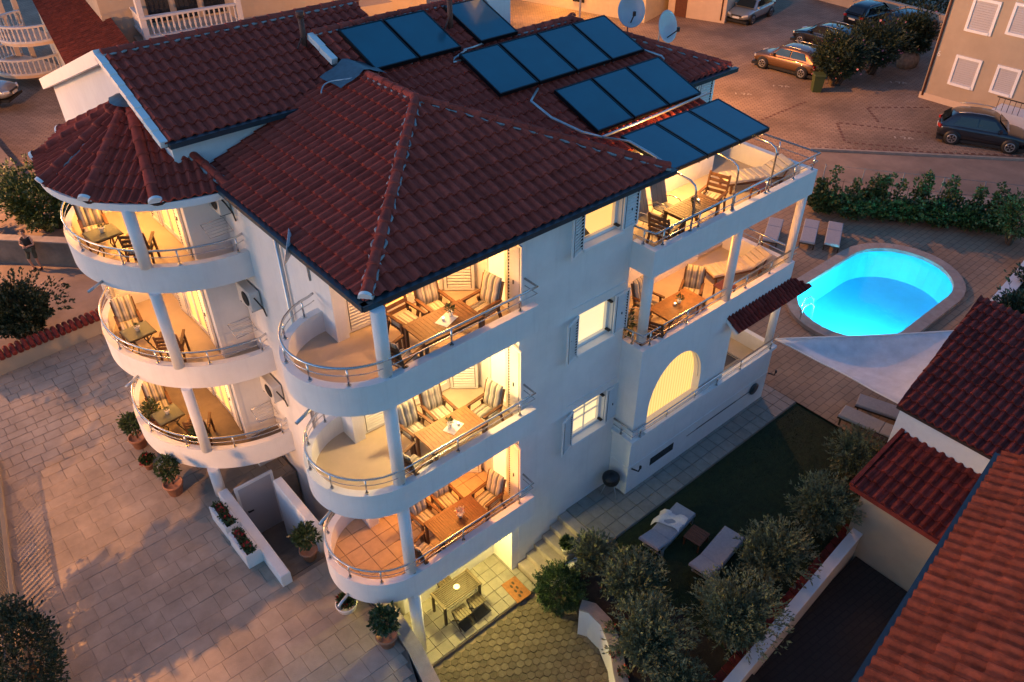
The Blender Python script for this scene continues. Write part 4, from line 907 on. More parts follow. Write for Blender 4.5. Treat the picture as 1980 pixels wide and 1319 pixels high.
def leafblob(mb,c,rx,ry,rz,n,size,seed,up=.3,asp=2.2,shell=.55,lobes=5,gap=.0):
    rr=random.Random(seed); lob=[(rr.uniform(0,6.28),rr.uniform(-.6,1.2),rr.uniform(.12,.32),rr.uniform(.35,.8)) for _ in range(lobes)]
    shoots=[Vector((rr.gauss(0,1),rr.gauss(0,1),abs(rr.gauss(0,.9)))).normalized() for _ in range(max(6,n//140))] if n>1500 else []
    for i in range(n):
        a=rr.uniform(0,6.283); zz=rr.uniform(-.85,1); q=math.sqrt(max(0,1-zz*zz)); d=Vector((q*math.cos(a),q*math.sin(a),zz))
        k=shell+(1-shell)*rr.random()**.6
        bump=1.
        for la,lz,h,wd in lob:
            ql=math.cos(lz); e=d.dot(Vector((ql*math.cos(la),ql*math.sin(la),math.sin(lz)))); bump+=h*math.exp((e-1)/(wd*.12))-.05
        bump*=1+.11*math.sin(a*5+zz*7+seed)+.09*math.sin(a*11-zz*9)
        if shoots and i%11==0:
            d=shoots[i%len(shoots)]; k=rr.uniform(.75,1.16); bump=1.
        p=Vector((c[0]+d.x*rx*k*bump,c[1]+d.y*ry*k*bump,c[2]+d.z*rz*k*bump))
        dr=(d+Vector((rr.gauss(0,.6),rr.gauss(0,.6),rr.gauss(0,.5)+up))).normalized(); s=size*rr.uniform(.6,1.3)
        sd=dr.cross(Vector((rr.gauss(0,1),rr.gauss(0,1),rr.gauss(0,1))))
        if sd.length<1e-3: continue
        sd.normalize(); sd*=s/asp/2; t=p+dr*s; m_=p+dr*s*.45
        mb.add([p,m_+sd,t,m_-sd],[(0,1,2,3)])
def plant_small(label,loc,h=.28,pot='ceramic',leafm='leaf',flower=None,r=.06,cat='plant',group=None,seed=1,potr=None):
    t=thing('potted_plant',label,cat,loc,0,group); pr=potr or r
    mb=MB(); mb.lathe([(pr*.7,0),(pr,pr*1.6),(pr*1.05,pr*1.7),(pr*.9,pr*1.7),(pr*.85,pr*1.5),(0,pr*1.5)],14); mb.build('pot',pot,t)
    mb=MB(); leafblob(mb,(0,0,pr*1.7+h*.35),h*.42,h*.42,h*.42,90,h*.32,seed,up=.7,asp=2.6,shell=.1,lobes=3); mb.build('leaves',leafm,t)
    if flower: mb=MB(); leafblob(mb,(0,0,pr*1.7+h*.55),h*.4,h*.4,h*.35,30,h*.16,seed+5,asp=1.1,shell=.6); mb.build('flowers',flower,t)
    return t
def candle(label,loc):
    t=thing('candle',label,'candle',loc); mb=MB(); mb.lathe([(.03,0),(.034,.07),(.03,.07),(.026,.01),(0,.01)],12); mb.build('glass_holder','ceramic',t); mb=MB(); mb.lathe([(.0,.045),(.016,.055),(.012,.075),(0,.10)],8); mb.build('flame','flame',t); light('candle_light',t,(0,0,.13),(1,.62,.25),.5,.02)
# --- front balconies
names=['lowest','middle','top']; tm=['woodr','woodl','wood']
for k in range(3):
    F=FL[k]+(.012 if k==0 else 0); nm=names[k]+' front balcony'
    table(['red-brown wooden dining table on the lowest front balcony','honey coloured wooden dining table on the middle front balcony','dark slatted teak dining table on the top front balcony'][k],-5.98,-4.60,.34,1.12,F,.75,tm[k],slats=16 if k else 22,along='y')
    g='chairs round the front balcony tables'
    chair(CHN if k==2 else CH,f'{"bare-backed" if k==2 else "cushioned"} wooden chair left of two behind the {nm} table',-5.72 if k<2 else -5.62,1.42 if k<2 else 1.55,F,4,g)
    chair(CH,f'cushioned wooden chair right of two behind the {nm} table',-5.02 if k<2 else -4.92,1.52,F,-3,g)
    chair(CH,f'cushioned wooden chair at the right end of the {nm} table',-4.22,.92,F,-82,g)
    chair(CH,f'cushioned wooden chair at the near left end of the {nm} table',-6.32,.62,F,104,g)
    if k>0:
        mb=MB(); mb.box(-.2,.2,-.14,.14,0,.006); tag(mb.build('placemat','towel',loc=(-5.22,.72,F+.752),rot=(0,0,R(20))),f'white cloth laid on the {nm} table','cloth')
    if k==2: candle('lit candle on the white cloth of the top front balcony table',(-5.28,.74,F+.76)); plant_small('small potted plant on the top front balcony table',(-5.08,.78,F+.76),.22,'ceramic','leaf',seed=3)
    if k==1: plant_small('small leafy pot on the middle front balcony table',(-5.27,.78,F+.76),.2,'ceramic','leaf',seed=4); candle('glass candle holder on the middle front balcony table',(-5.1,.70,F+.76))
    if k==0: plant_small('white vase of pale flowers on the lowest front balcony table',(-5.2,.70,F+.752),.24,'ceramic','cream','pink',seed=6)
# --- tower balconies: glass table and two chairs each
for k in range(3):
    F=TL[k]-.5+(.012 if k==0 else 0); nm=names[k]+' tower balcony'
    t=thing('glass_table',f'square dark glass table on the {nm}','table',(-9.08,8.78,F),R(4),'glass tables on the tower balconies')
    mb=MB(); mb.box(-.33,.33,-.30,.30,.70,.715); mb.build('glass_top','glass',t)
    mb=MB(); mb.box(-.35,.35,-.32,-.29,.665,.70).box(-.35,.35,.29,.32,.665,.70).box(-.35,-.32,-.29,.29,.665,.70).box(.32,.35,-.29,.29,.665,.70); mb.build('rim','woodd',t)
    for sx in(-1,1): 
        for sy in(-1,1): mb=MB(); mb.tube([(sx*.28,sy*.24,.67),(sx*.12,sy*.1,.35),(sx*.27,sy*.24,0)],.016,6); mb.build('leg','black',t)
    plant_small(f'small bowl of succulents on the {nm} table',(-9.06,8.8,F+.716),.14,'ceramic','leaf',seed=11+k,r=.07)
    g='chairs on the tower balconies'
    chair(CH,f'cushioned chair on the far side of the {nm} table',-9.05,9.58,F,-8,g)
    chair(CHN if k<3 else CH,f'wooden chair on the near side of the {nm} table',-8.55,8.02,F,150,g)
# --- roof terrace
F=FL[2]
table('slatted teak table glinting on the roof terrace',1.32,2.68,.28,.95,F,.74,'wood',slats=15,along='y')
sling=None
def sling_proto():
    t=thing('sling_chair','x','chair'); mb=MB(); TT=Matrix.Translation((0,.2,.42))@Matrix.Rotation(R(-16),4,'X')
    for i in range(3): mb.box(-.24+.16*i+.004,-.08+.16*i-.004,-.02,.02,.02,.70,TT)
    mb.build('backrest','mesh',t); mb=MB(); mb.box(-.24,.24,-.24,.2,.40,.43); mb.build('seat','mesh',t)
    for sx in(-1,1):
        mb=MB(); x=sx*.26; mb.tube([(x,-.26,0),(x,-.24,.58),(x,-.16,.64),(x,.1,.64),(x,.22,.58)],.014,6); mb.build('leg','steel',t); mb=MB(); mb.tube([(x,.32,0),(x,.2,.42),(x,.42,1.12)],.014,6); mb.build('back_post','steel',t)
    return t
SL=sling_proto(); g='chairs on the right hand terraces'
chair(SL,'left of two tall grey sling chairs behind the roof terrace table',1.25,1.25,F,10,g); chair(SL,'right of two tall grey sling chairs behind the roof terrace table',1.92,1.32,F,0,g)
chair(CHN,'wooden chair at the right end of the roof terrace table',3.05,.85,F,-75,g); chair(CHN,'wooden chair at the near left end of the roof terrace table',.98,.55,F,100,g)
plant_small('tall dark vase of yellow flowers on the roof terrace table',(2.0,.6,F+.74),.2,'black','leaf','cream',seed=21,r=.045); candle('lit candle on the roof terrace table',(2.25,.66,F+.74))
F=FL[1]
table('long polished wooden table on the middle right terrace',1.25,2.72,.22,.98,F,.75,'woodl',slats=20,along='x')
chair(SL,'sling chair behind the left end of the middle terrace table',.95,1.1,F,40,g); chair(CH,'cushioned chair behind the middle terrace table',1.75,1.40,F,5,g); chair(CH,'cushioned chair at the right end of the middle terrace table',3.02,.98,F,-60,g); chair(CHN,'wooden chair at the near left end of the middle terrace table',.98,.42,F,110,g)
plant_small('small potted plant on the middle terrace table',(2.05,.62,F+.752),.2,'ceramic','leaf',seed=22); candle('lit candle on the middle terrace table',(1.88,.62,F+.752))
# loungers
def lounger_proto(m,fm,legm,back=32,name='sun_lounger',seg=7):
    t=thing(name,'x','sun lounger'); a=R(back)
    mb=MB(); mb.box(-.62,.62,-.31,-.26,.24,.30).box(-.62,.62,.26,.31,.24,.30).box(-.66,-.62,-.31,.31,.24,.30); mb.build('frame',fm,t)
    for sx in(-.56,.9):
        for sy in(-.28,.28): mb=MB(); mb.box(sx-.025,sx+.025,sy-.025,sy+.025,0,.26); mb.build('leg',legm,t)
    mb=MB(); mb.bar((.6,-.28,.27),(1.0,-.28,.25),.04,.05); mb.bar((.6,.28,.27),(1.0,.28,.25),.04,.05); mb.bar((.95,-.28,.25),(.6+.52*math.cos(a),-.28,.27+.52*math.sin(a)),.03,.03); mb.bar((.95,.28,.25),(.6+.52*math.cos(a),.28,.27+.52*math.sin(a)),.03,.03); mb.bar((.97,-.3,.12),(.97,.3,.12),.03,.03); mb.build('backrest_stay',fm,t)
    mb=MB(); n=seg
    for i in range(n): mb.bev(-.66+1.26*i/n+.004,-.66+1.26*(i+1)/n-.004,-.3,.3,.30,.385,.025)
    mb.build('mattress',m,t)
    mb=MB(); TT=Matrix.Translation((.60,0,.30))@Matrix.Rotation(-a,4,'Y')
    n=4 if seg>1 else 1
    for i in range(n): mb.bev(.68*i/n+.004,.68*(i+1)/n-.004,-.3,.3,0,.085,.025,TT)
    mb.build('back_mattress',m,t); return t
LC=lounger_proto('cream','wood','wood',28); LB=lounger_proto('blue_cloth','woodd','woodd',4,seg=1); LG=lounger_proto('blue_cloth','drain','drain',22,seg=1)
lg='sun loungers'
def lounge(pr,label,x,y,z,deg): 
    if pr.name not in USED: USED[pr.name]=1; o=pr; o.location=(x,y,z); o.rotation_euler=(0,0,R(deg)); o['label']=label; o['group']=lg
    else: o=copy_tree(pr,label,(x,y,z),R(deg),group=lg)
    return o
lounge(LC,'cream cushioned sun lounger on the roof terrace',5.05,1.25,FL[2],-24); lounge(LC,'cream cushioned sun lounger on the middle right terrace',5.0,1.22,FL[1],-20)
def sidetable(label,x,y,z,w,d,h,m,deg=0):
    t=thing('side_table',label,'table',(x,y,z),R(deg),'side tables'); mb=MB()
    for i in range(7): a=-w/2+w*i/7; mb.box(a+.006,a+w/7-.006,-d/2,d/2,h-.025,h)
    mb.build('tabletop',m,t)
    for sx in(-1,1):
        for sy in(-1,1): mb=MB(); mb.box(sx*(w/2-.04)-.02,sx*(w/2-.04)+.02,sy*(d/2-.04)-.02,sy*(d/2-.04)+.02,0,h-.025); mb.build('leg',m,t)
    return t
sidetable('small wooden side table beside the roof terrace lounger',4.75,.55,FL[2],.45,.4,.4,'woodr'); sidetable('slatted red-brown side table beside the middle terrace lounger',4.05,.62,FL[1],.5,.45,.42,'woodr')
# lawn loungers, towel, table
lounge(LG,'pale sun lounger on the lawn with a towel thrown over it',.05,-1.68,-.05,188); lounge(LG,'bare pale sun lounger on the lawn nearest the olive bushes',.40,-3.05,-.05,188)
mb=MB(); N=10; vs=[]
for i in range(N+1):
    for j in range(8): a=i/N; b=j/7; vs.append((-.28+.56*a+.04*math.sin(b*5),-.34+.78*b+.03*math.sin(a*6),.395+.03*math.sin(a*9+b*4)+.025*math.sin(b*11)-max(0,(b-.85))*1.2))
mb.add(vs,[(i*8+j,(i+1)*8+j,(i+1)*8+j+1,i*8+j+1) for i in range(N) for j in range(7)],True); tag(mb.build('towel','towel',loc=(.05,-1.62,-.04),rot=(0,0,R(15))),'crumpled white towel on the lawn lounger','towel')
sidetable('low dark wooden table between the two lawn loungers',.22,-2.36,-.05,.55,.5,.32,'woodr',8)
# pool loungers
for i,(u,v,l) in enumerate(((1493,452,'leftmost pool lounger half hidden behind the terrace column'),(1564,455,'middle of the three pool loungers by the vine fence'),(1611,460,'right pool lounger nearest the vine fence and pool'))):
    p=at(u,v,z=.33); lounge(LB,l,p.x,p.y,.0,27)
p=at(1700,787,z=.33); lounge(LB,'lounger half hidden under the shade sail',p.x,p.y,0,-72); p=at(1668,812,z=.33); lounge(LB,'pale lounger beside the shade sail at the lawn corner',p.x,p.y,0,-80)
sidetable('dark wooden table between the loungers under the shade sail',7.45,-3.55,0,.7,.6,.35,'woodd',12)
# porch
t=thing('porch_sofa','cream cushioned porch seat behind the lowest right parapet','sofa',(4.35,1.2,1.67)); mb=MB(); mb.bev(-.35,.35,-.35,.35,.15,.42,.04); mb.build('seat_cushion','cream',t); mb=MB(); mb.bev(-.35,.35,.30,.45,.42,.85,.04); mb.build('back_cushion','cream',t); mb=MB(); mb.box(-.4,.4,-.38,.46,0,.15); mb.build('base','woodd',t)
t=thing('storage_crate','dark round cornered crate with a grey rim on the lowest right porch','crate',(4.55,.55,1.67)); mb=MB(); mb.bev(-.45,.45,-.3,.3,0,.45,.05); mb.build('crate','black',t); mb=MB(); mb.strip([(-.45,-.3),(.45,-.3),(.45,.3),(-.45,.3)],[(-.03,.45),(-.03,.49),(.03,.49),(.03,.45)],closed=True); mb.build('rim','mesh',t)
# patio
table('dark slatted table on the lit ground floor patio',-6.03,-4.82,.46,1.08,-1.0,.74,'woodd',slats=12,along='x')
def stool(label,x,y,deg):
    t=thing('folding_stool',label,'stool',(x,y,-1.0),R(deg),'folding stools at the patio table'); mb=MB()
    for i in range(5): mb.box(-.2+.08*i+.006,-.12+.08*i-.006,-.18,.18,.42,.445)
    mb.build('seat','woodd',t)
    for sx in(-1,1): 
        mb=MB(); mb.bar((sx*.19,-.2,0),(sx*.19,.16,.42),.025,.03); mb.build('leg','woodd',t); mb=MB(); mb.bar((sx*.17,.2,0),(sx*.17,-.16,.42),.025,.03); mb.build('leg','woodd',t)
    return t
stool('left folding stool at the near side of the patio table',-5.62,.30,0); stool('right folding stool at the near side of the patio table',-5.12,.34,0); stool('folding stool behind the patio table',-5.4,1.22,0)
t=thing('candle_bowl','small pale bowl on the patio table','bowl',(-5.4,.78,-.26)); mb=MB(); mb.lathe([(.04,0),(.085,.05),(.075,.05),(.03,.012),(0,.012)],16); mb.build('bowl','ceramic',t)
mb=MB(); mb.bev(-.46,.46,-.15,.15,0,.012,.004); tag(mb.build('floor_mat','char',loc=(-5.3,.20,-.998),rot=(0,0,R(3))),'dark rubber mat lying in front of the patio table','mat')
dm=thing('doormat','brown doormat with dark leaf pattern at the patio edge','mat',(-3.93,.14,-.998),R(-2)); mb=MB(); mb.bev(-.24,.24,-.36,.36,0,.014,.005); mb.build('mat','woodl',dm)
mb=MB()
for i in range(3):
    for s_ in(-1,1): mb.lathe([(.0,.0155),(.035,.0155),(.03,.0165),(0,.0165)],7,(s_*.05,-.18+.18*i+s_*.03,0),sy=1.7)
mb.build('pattern','woodd',dm)
# barbecue
t=thing('kettle_barbecue','black kettle barbecue on legs in the corner of the white wall','barbecue',(-.32,.30,0)); mb=MB(); mb.lathe([(0,.42),(.14,.44),(.22,.52),(.245,.62),(.245,.64)],20); mb.build('bowl','black',t); mb=MB(); mb.lathe([(.25,.64),(.24,.72),(.17,.80),(.05,.83),(0,.835)],20); mb.tube([(-.05,0,.83),(-.04,0,.87),(.04,0,.87),(.05,0,.83)],.012,6); mb.build('lid','black',t)
for a in(30,150,270): mb=MB(); mb.tube([(.12*math.cos(R(a)),.12*math.sin(R(a)),.47),(.28*math.cos(R(a)),.28*math.sin(R(a)),0)],.012,6); mb.build('leg','drain',t)
# shade sail
A_=Vector((6.75,.22,2.05)); B_=Vector((11.1,-3.62,2.45)); C_=Vector((6.62,-4.1,2.25)); N=16; vs=[];idx={}
for i in range(N+1):
    for j in range(N+1-i):
        a,b=i/N,j/N; c=1-a-b; p=A_*c+B_*a+C_*b; sag=27*a*b*c; edge=4*(a*b*(1-0)*(c<.001)+b*c*(a<.001)+a*c*(b<.001)); cen=(A_+B_+C_)/3
        inw=.12*(a*b+b*c+c*a-9*a*b*c) if min(a,b,c)<1e-6 else .12*(a*b+b*c+c*a)*.3
        p=p+(cen-p)*inw-Vector((0,0,.32*sag))+Vector((0,0,.012*math.sin(9*a+14*b))); idx[i,j]=len(vs); vs.append(p)
fs=[]
for i in range(N):
    for j in range(N-i):
        fs.append((idx[i,j],idx[i+1,j],idx[i,j+1]))
        if i+j<N-1: fs.append((idx[i+1,j],idx[i+1,j+1],idx[i,j+1]))
t=thing('shade_sail','white triangular shade sail stretched beside the pool','shade sail',(0,0,0)); mb=MB(); mb.add(vs,fs,True); o=mb.build('canvas','sail',t); sd=o.modifiers.new('s','SOLIDIFY'); sd.thickness=.006
mb=MB(); 
for e in ([idx[i,0] for i in range(N+1)],[idx[0,j] for j in range(N+1)],[idx[i,N-i] for i in range(N+1)]): mb.tube([vs[q] for q in e],.022,6)
mb.build('hem','trim',t)
mb=MB(); mb.cyl(6.55,.25,0,2.25,.035,10); mb.bar((6.55,.25,2.1),A_,.015,.015); mb.build('post','drain',t); mb=MB(); mb.cyl(6.6,-4.2,0,2.4,.035,10); mb.build('post','drain',t)
# ceiling lamps on the balconies
def ceil_lamp(label,x,y,z,w,col=(1,.60,.24)):
    t=thing('ceiling_lamp',label,'lamp',(x,y,z),0,'ceiling lamps of the villa'); mb=MB(); mb.lathe([(.13,0),(.13,-.02),(.0,-.02)],16); mb.build('base','trim',t); mb=MB(); mb.lathe([(.12,-.02),(.115,-.06),(.07,-.10),(0,-.115)],16); mb.build('glass_shade','lampglow',t); light('lamp_light',t,(0,0,-.2),col,w,.12)
for k in range(3):
    ceil_lamp(f'glowing ceiling lamp over the {names[k]} front balcony',-4.9,1.75,9.335 if k==2 else BT[k+1]-.002,(115,150,66)[k],((1,.38,.07),(1,.66,.25),(1,.44,.11))[k])
    ceil_lamp(f'glowing ceiling lamp over the {names[k]} tower balcony',-8.35,9.6,9.275 if k==2 else TL[k+1]-.685,84,(1,.42,.08))
ceil_lamp('glowing ceiling lamp over the ground floor patio',-5.1,1.0,1.485,150,(1,.78,.20))
ceil_lamp('glowing ceiling lamp over the middle right terrace',3.4,1.3,BT[2]-.002,120,(1,.40,.07))
ceil_lamp('glowing ceiling lamp under the solar row of the roof terrace',3.0,1.9,9.22,180,(1,.47,.11)); 
ceil_lamp('glowing ceiling lamp over the lowest right porch',5.0,1.3,BT[1]-.002,22,(1,.62,.28))
# ================================================================ VEGETATION
def bush(name,label,cat,loc,r,rz,n,size,m,seed,asp=2.2,trunk=.25,group=None,shell=.55,lobes=6,flowers=None,up=.3,ry=None):
    t=thing(name,label,cat,loc,0,group); rr=random.Random(seed)
    mb=MB(); leafblob(mb,(0,0,trunk+rz),r,ry or r,rz,n,size,seed,asp=asp,shell=shell,lobes=lobes,up=up); mb.build('crown',m,t)
    mb=MB()
    for i in range(5):
        a=rr.uniform(0,6.28); e=(r*.55*math.cos(a),r*.55*math.sin(a),trunk+rz*rr.uniform(.6,1.3)); mb.tube([(0,0,0),(e[0]*.2,e[1]*.2,trunk),(e[0]*.6,e[1]*.6,trunk+rz*.5),e],[.05*r/.5,.04*r/.5,.022*r/.5,.008],6)
    mb.build('trunk','bark',t)
    # dark inner mass so that the core is not see-through: dense twigs
    if flowers: mb=MB(); leafblob(mb,(0,0,trunk+rz),r*1.02,(ry or r)*1.02,rz*1.02,flowers[1],flowers[2],seed+9,asp=1.1,shell=.93,lobes=lobes); mb.build('flowers',flowers[0],t)
    return t
og='olive bushes round the lawn'
ob=[((1145,1068),.62,'small olive bush beside the head of the garden stair'),((1228,1125),.84,'olive bush between the garden stair and the lawn loungers'),((1255,1235),1.0,'large olive bush behind the white garden wall with red flowers'),((1425,1195),1.12,'largest olive bush in front of the bare lawn lounger'),((1500,1075),.95,'olive bush to the right of the bare lawn lounger'),((1592,978),.92,'olive bush next to the annex wall corner'),((1655,880),.84,'farthest olive bush beside the low red annex roof'),((1320,1316),.6,'olive bush cut by the bottom edge of the picture')]
for i,((u,v),r,l) in enumerate(ob):
    p=at(u,v,z=.25+r*.75); zb=-.12 if i in(0,1,2,7) else -.05
    bush('olive_bush',l,'bush',(p.x,p.y,zb),r*.94,r*.84,int(23000*r),.10,'olive',100+i,asp=3.0,trunk=.20,group=og,shell=.45,lobes=9)
p=at(1082,1138,z=.05); bush('boxwood_ball','dense round green boxwood ball at the edge of the hexagon yard','bush',(p.x,p.y,-1.1),.66,.66,12000,.065,'box',131,asp=2.4,trunk=.45,shell=.62,lobes=3)
bush('street_tree','street tree outside the courtyard fence beside the street lamp','tree',(-16.6,3.5,CZ-.05),1.1,1.0,2600,.22,'darkleaf',140,asp=1.8,trunk=2.9,lobes=8,shell=.2)
bush('street_tree','second street tree outside the courtyard fence farther along the street','tree',(-17.3,7.6,CZ-.05),1.15,1.0,2600,.22,'darkleaf',141,asp=1.8,trunk=2.7,lobes=8,shell=.2)
# flower bed accents
for i,(u,v) in enumerate(((1172,1140),(1180,1215),(1190,1262),(1205,1300))):
    p=at(u,v,z=.02); bush('geranium',('topmost','second','third','lowest')[i]+' red flowering geranium behind the garden wall','flower',(p.x,p.y,-.12),.16,.14,160,.07,'leaf',150+i,trunk=.02,group='red geraniums behind the garden wall',flowers=('red',26,.05))
# big pots
def bigpot(label,u,v,ph,pr,h,r,seed,pot='terra',fl=None,z=CZ,leaf='leaf',bowl=False):
    p=at(u,v,z=z); t=thing('potted_shrub',label,'potted plant',(p.x,p.y,z),0,'large pots in the courtyard')
    mb=MB()
    if bowl: mb.lathe([(pr*.6,0),(pr*.95,ph*.4),(pr*1.05,ph*.9),(pr*1.1,ph),(pr*.95,ph),(pr*.9,ph*.85),(0,ph*.85)],22)
    else: mb.lathe([(pr*.72,0),(pr*.95,ph*.85),(pr*1.08,ph*.86),(pr*1.08,ph),(pr*.95,ph),(pr*.92,ph*.88),(0,ph*.88)],22)
    mb.build('pot',pot,t); mb=MB(); mb.tube([(0,0,ph*.85),(.02,.01,ph+h*.3),(0,.03,ph+h*.6)],[.03,.025,.015],7)
    for i in range(5): a=i*1.3; mb.tube([(.01,.01,ph+h*.2),(r*.4*math.cos(a),r*.4*math.sin(a),ph+h*.5),(r*.7*math.cos(a),r*.7*math.sin(a),ph+h*.75)],[.015,.012,.006],5)
    mb.build('stem','bark',t); mb=MB(); leafblob(mb,(0,0,ph+h*.55),r,r,h*.5,900,.11,seed,asp=2.0,shell=.25,lobes=7,up=.2); mb.build('leaves',leaf,t)
    if fl: mb=MB(); leafblob(mb,(0,0,ph+h*.6),r*1.05,r*1.05,h*.5,60,.07,seed+3,asp=1.1,shell=.8,lobes=5); mb.build('flowers',fl,t)
bigpot('terracotta pot with a leafy shrub behind the lowest tower balcony',272,862,.38,.24,.95,.40,201); bigpot('terracotta pot with a leafy shrub in front of the lowest tower balcony',341,952,.40,.25,1.05,.44,202); bigpot('terracotta pot with a shrub next to the basement stair wall',600,1078,.34,.22,.95,.42,203); bigpot('terracotta pot with a shrub beside the curved courtyard wall',750,1243,.36,.24,1.0,.42,204)
bigpot('white bowl of dark red flowers below the lowest front balcony',672,1178,.26,.24,.20,.2,205,'ceramic','red',bowl=True); bigpot('small pot of bright red flowers between the courtyard shrubs',290,905,.2,.13,.30,.18,206,'terra','red')
p=at(1092,1062,z=-.1); bigpot('white pot with a small shrub on the garden stair',1095,1068,.24,.15,.3,.2,207,'ceramic',z=-.35)
p=at(300,780,z=2.2); 
for i,(x,y,l) in enumerate(((-9.35,9.35,'leafy shrub at the outer rail of the lowest tower balcony'),(-8.75,7.55,'leafy shrub beside the near column of the lowest tower balcony'))):
    t=thing('balcony_shrub',l,'potted plant',(x,y,TL[0]-.48)); mb=MB(); mb.lathe([(.12,0),(.16,.25),(.14,.25),(0,.22)],16); mb.build('pot','terra',t); mb=MB(); leafblob(mb,(0,0,.65),.3,.3,.42,420,.10,220+i,asp=2.4,shell=.15,lobes=6); mb.build('leaves','leaf',t); mb=MB(); mb.tube([(0,0,.2),(.02,0,.6),(0,.03,.9)],[.015,.012,.006],6); mb.build('stem','bark',t)
t=thing('balcony_shrub','thin climbing plant beside the left column of the middle right terrace','potted plant',(.28,.75,FL[1])); mb=MB(); mb.lathe([(.1,0),(.13,.22),(0,.2)],14); mb.build('pot','black',t); mb=MB(); leafblob(mb,(0,0,.8),.13,.13,.6,120,.11,231,asp=2.2,shell=.1); mb.build('leaves','leaf',t)
# flower boxes on the low wall
for i,(a,b,l) in enumerate(((5.35,6.3,'far flower box with red geraniums on the low white wall'),(4.2,5.15,'near flower box with red geraniums on the low white wall'))):
    t=thing('flower_box',l,'flower box',(-9.13,(a+b)/2,CZ),0,'flower boxes on the stair wall'); L=(b-a)/2
    mb=MB(); mb.strip([(-.16,-L),(.16,-L),(.16,L),(-.16,L)],[(-.025,.0),(-.025,.48),(.025,.48),(.025,.0)],closed=True); mb.build('box','trim',t); mb=MB(); mb.box(-.14,.14,-L+.02,L-.02,.0,.42); mb.build('soil','soil',t)
    mb=MB()
    for q in range(6): leafblob(mb,(rnd.uniform(-.05,.05),-L+.1+q*(2*L-.2)/5,.50),.13,.13,.10,90,.07,240+q+10*i,asp=1.6,shell=.2,lobes=3)
    mb.build('leaves','leaf',t); mb=MB()
    for q in (1,3,4): leafblob(mb,(rnd.uniform(-.05,.05),-L+.12+q*(2*L-.2)/5,.56),.10,.10,.07,22,.06,260+q+10*i,asp=1.1,shell=.4)
    mb.build('flowers','red',t)
# left side shrubs
p=at(45,622,z=1.0); bush('round_shrub','large dark green shrub at the left edge of the courtyard beside the tile-topped wall','bush',(p.x,p.y,CZ-.04),1.5,1.15,15000,.12,'darkleaf',301,asp=1.8,trunk=-.15,lobes=8)
bush('clipped_hedge','dark clipped hedge at the lower left corner of the courtyard','hedge',(-14.25,4.55,CZ-.04),.75,.95,9000,.09,'darkleaf',302,asp=1.8,trunk=.1,lobes=2,ry=1.6,shell=.6)
p=at(85,412,z=1.6); bush('yellow_lit_shrub','broad shrub glowing yellow behind the street wall','bush',(p.x+.5,p.y+.9,CZ),2.3,1.6,14000,.15,'vine',303,asp=1.8,trunk=-.4,lobes=8)
p=at(15,445,z=.8); bush('low_shrub','low yellowish shrub beside the person at the street wall','bush',(p.x-1.0,p.y+.8,CZ),.9,.6,3000,.12,'vine',304,asp=1.8,trunk=.05)
# palm
p=at(18,345,z=1.2); t=thing('palm','small palm at the left edge above the street wall','palm',(p.x,p.y,CZ)); mb=MB(); mb.cyl(0,0,0,.8,.16,10); mb.build('trunk','bark',t); mb=MB(); rr=random.Random(5)
for i in range(26):
    a=rr.uniform(0,6.28); el=rr.uniform(.1,1.2); L=rr.uniform(.9,1.3); pts=[Vector((math.cos(a)*s*L*math.cos(el*(1-s*.6)),math.sin(a)*s*L*math.cos(el*(1-s*.6)),.8+L*s*math.sin(el)-.55*s*s)) for s in [q/8 for q in range(9)]]
    for q in range(8):
        sd=Vector((-math.sin(a),math.cos(a),0)); 
        for sg in(-1,1): mb.add([pts[q],pts[q+1],pts[q+1]+sd*sg*.22*(1-q/9)+Vector((0,0,-.08))],[(0,1,2)])
mb.build('fronds','darkleaf',t)
# oleander hedge by the parking: three bushes
for i,(u,v,r) in enumerate(((1622,122,1.55),(1690,100,1.75),(1760,78,1.6))):
    p=at(u,v,z=1.3); bush('oleander',('pink flowering oleander nearest the green bin','tall pink oleander in the middle of the parking bed','dark oleander farthest right in the parking bed')[i],'bush',(p.x,p.y,0),r*1.15,1.65,9500,.22,'darkleaf',311+i,asp=3.2,trunk=-.1,flowers=('pink',60 if i<2 else 15,.14),lobes=7,group='oleanders by the parking')
p=at(1758,112,z=.5); t=tag(MB().lathe([(.9,0),(1.0,.35),(.75,.7),(.3,.85),(0,.87)],9,sy=.6).build('rubble_mound','stone',loc=(p.x,p.y,0)),'low rubble stone mound beside the pale yellow building','rocks')
# vine fence
fa=Vector((19.3,6.3,0)); fb=Vector((23.9,-.35,0)); fd=(fb-fa); FLn=fd.length; fd.normalize()
fe=thing('wire_fence','wire mesh fence with slim posts behind the pool vines','fence',(0,0,0))
for i in range(6):
    q=fa+fd*FLn*i/5; mb=MB(); mb.cyl(q.x,q.y,0,1.9,.025,8); mb.build('post','chain',fe)
mb=MB()
for h in(.5,1.2,1.88): mb.tube([fa+Vector((0,0,h)),fb+Vector((0,0,h))],.010,5)
mb.build('wire','chain',fe)
mb=MB()
for k in range(7):
    q=fa+fd*(FLn*(k+.3)/7)
    leafblob(mb,(q.x-.75,q.y-.35,.50),.8,.95,.6,2600,.13,400+k,asp=1.3,shell=.3,lobes=7)
rr=random.Random(44)
for k in range(30):
    q=fa+fd*FLn*rr.uniform(.0,1.0); h=rr.uniform(.6,1.9)
    for s in range(7): leafblob(mb,(q.x-.12+rr.uniform(-.15,.15),q.y+rr.uniform(-.15,.15),.35+h*s/7),.20,.22,.16,36,.13,500+k*9+s,asp=1.3,shell=.1,lobes=2)
vt=thing('climbing_vine','leafy vine hedge climbing the wire fence behind the pool','hedge',(0,0,0)); mb.build('leaves','vine',vt)
mb=MB()
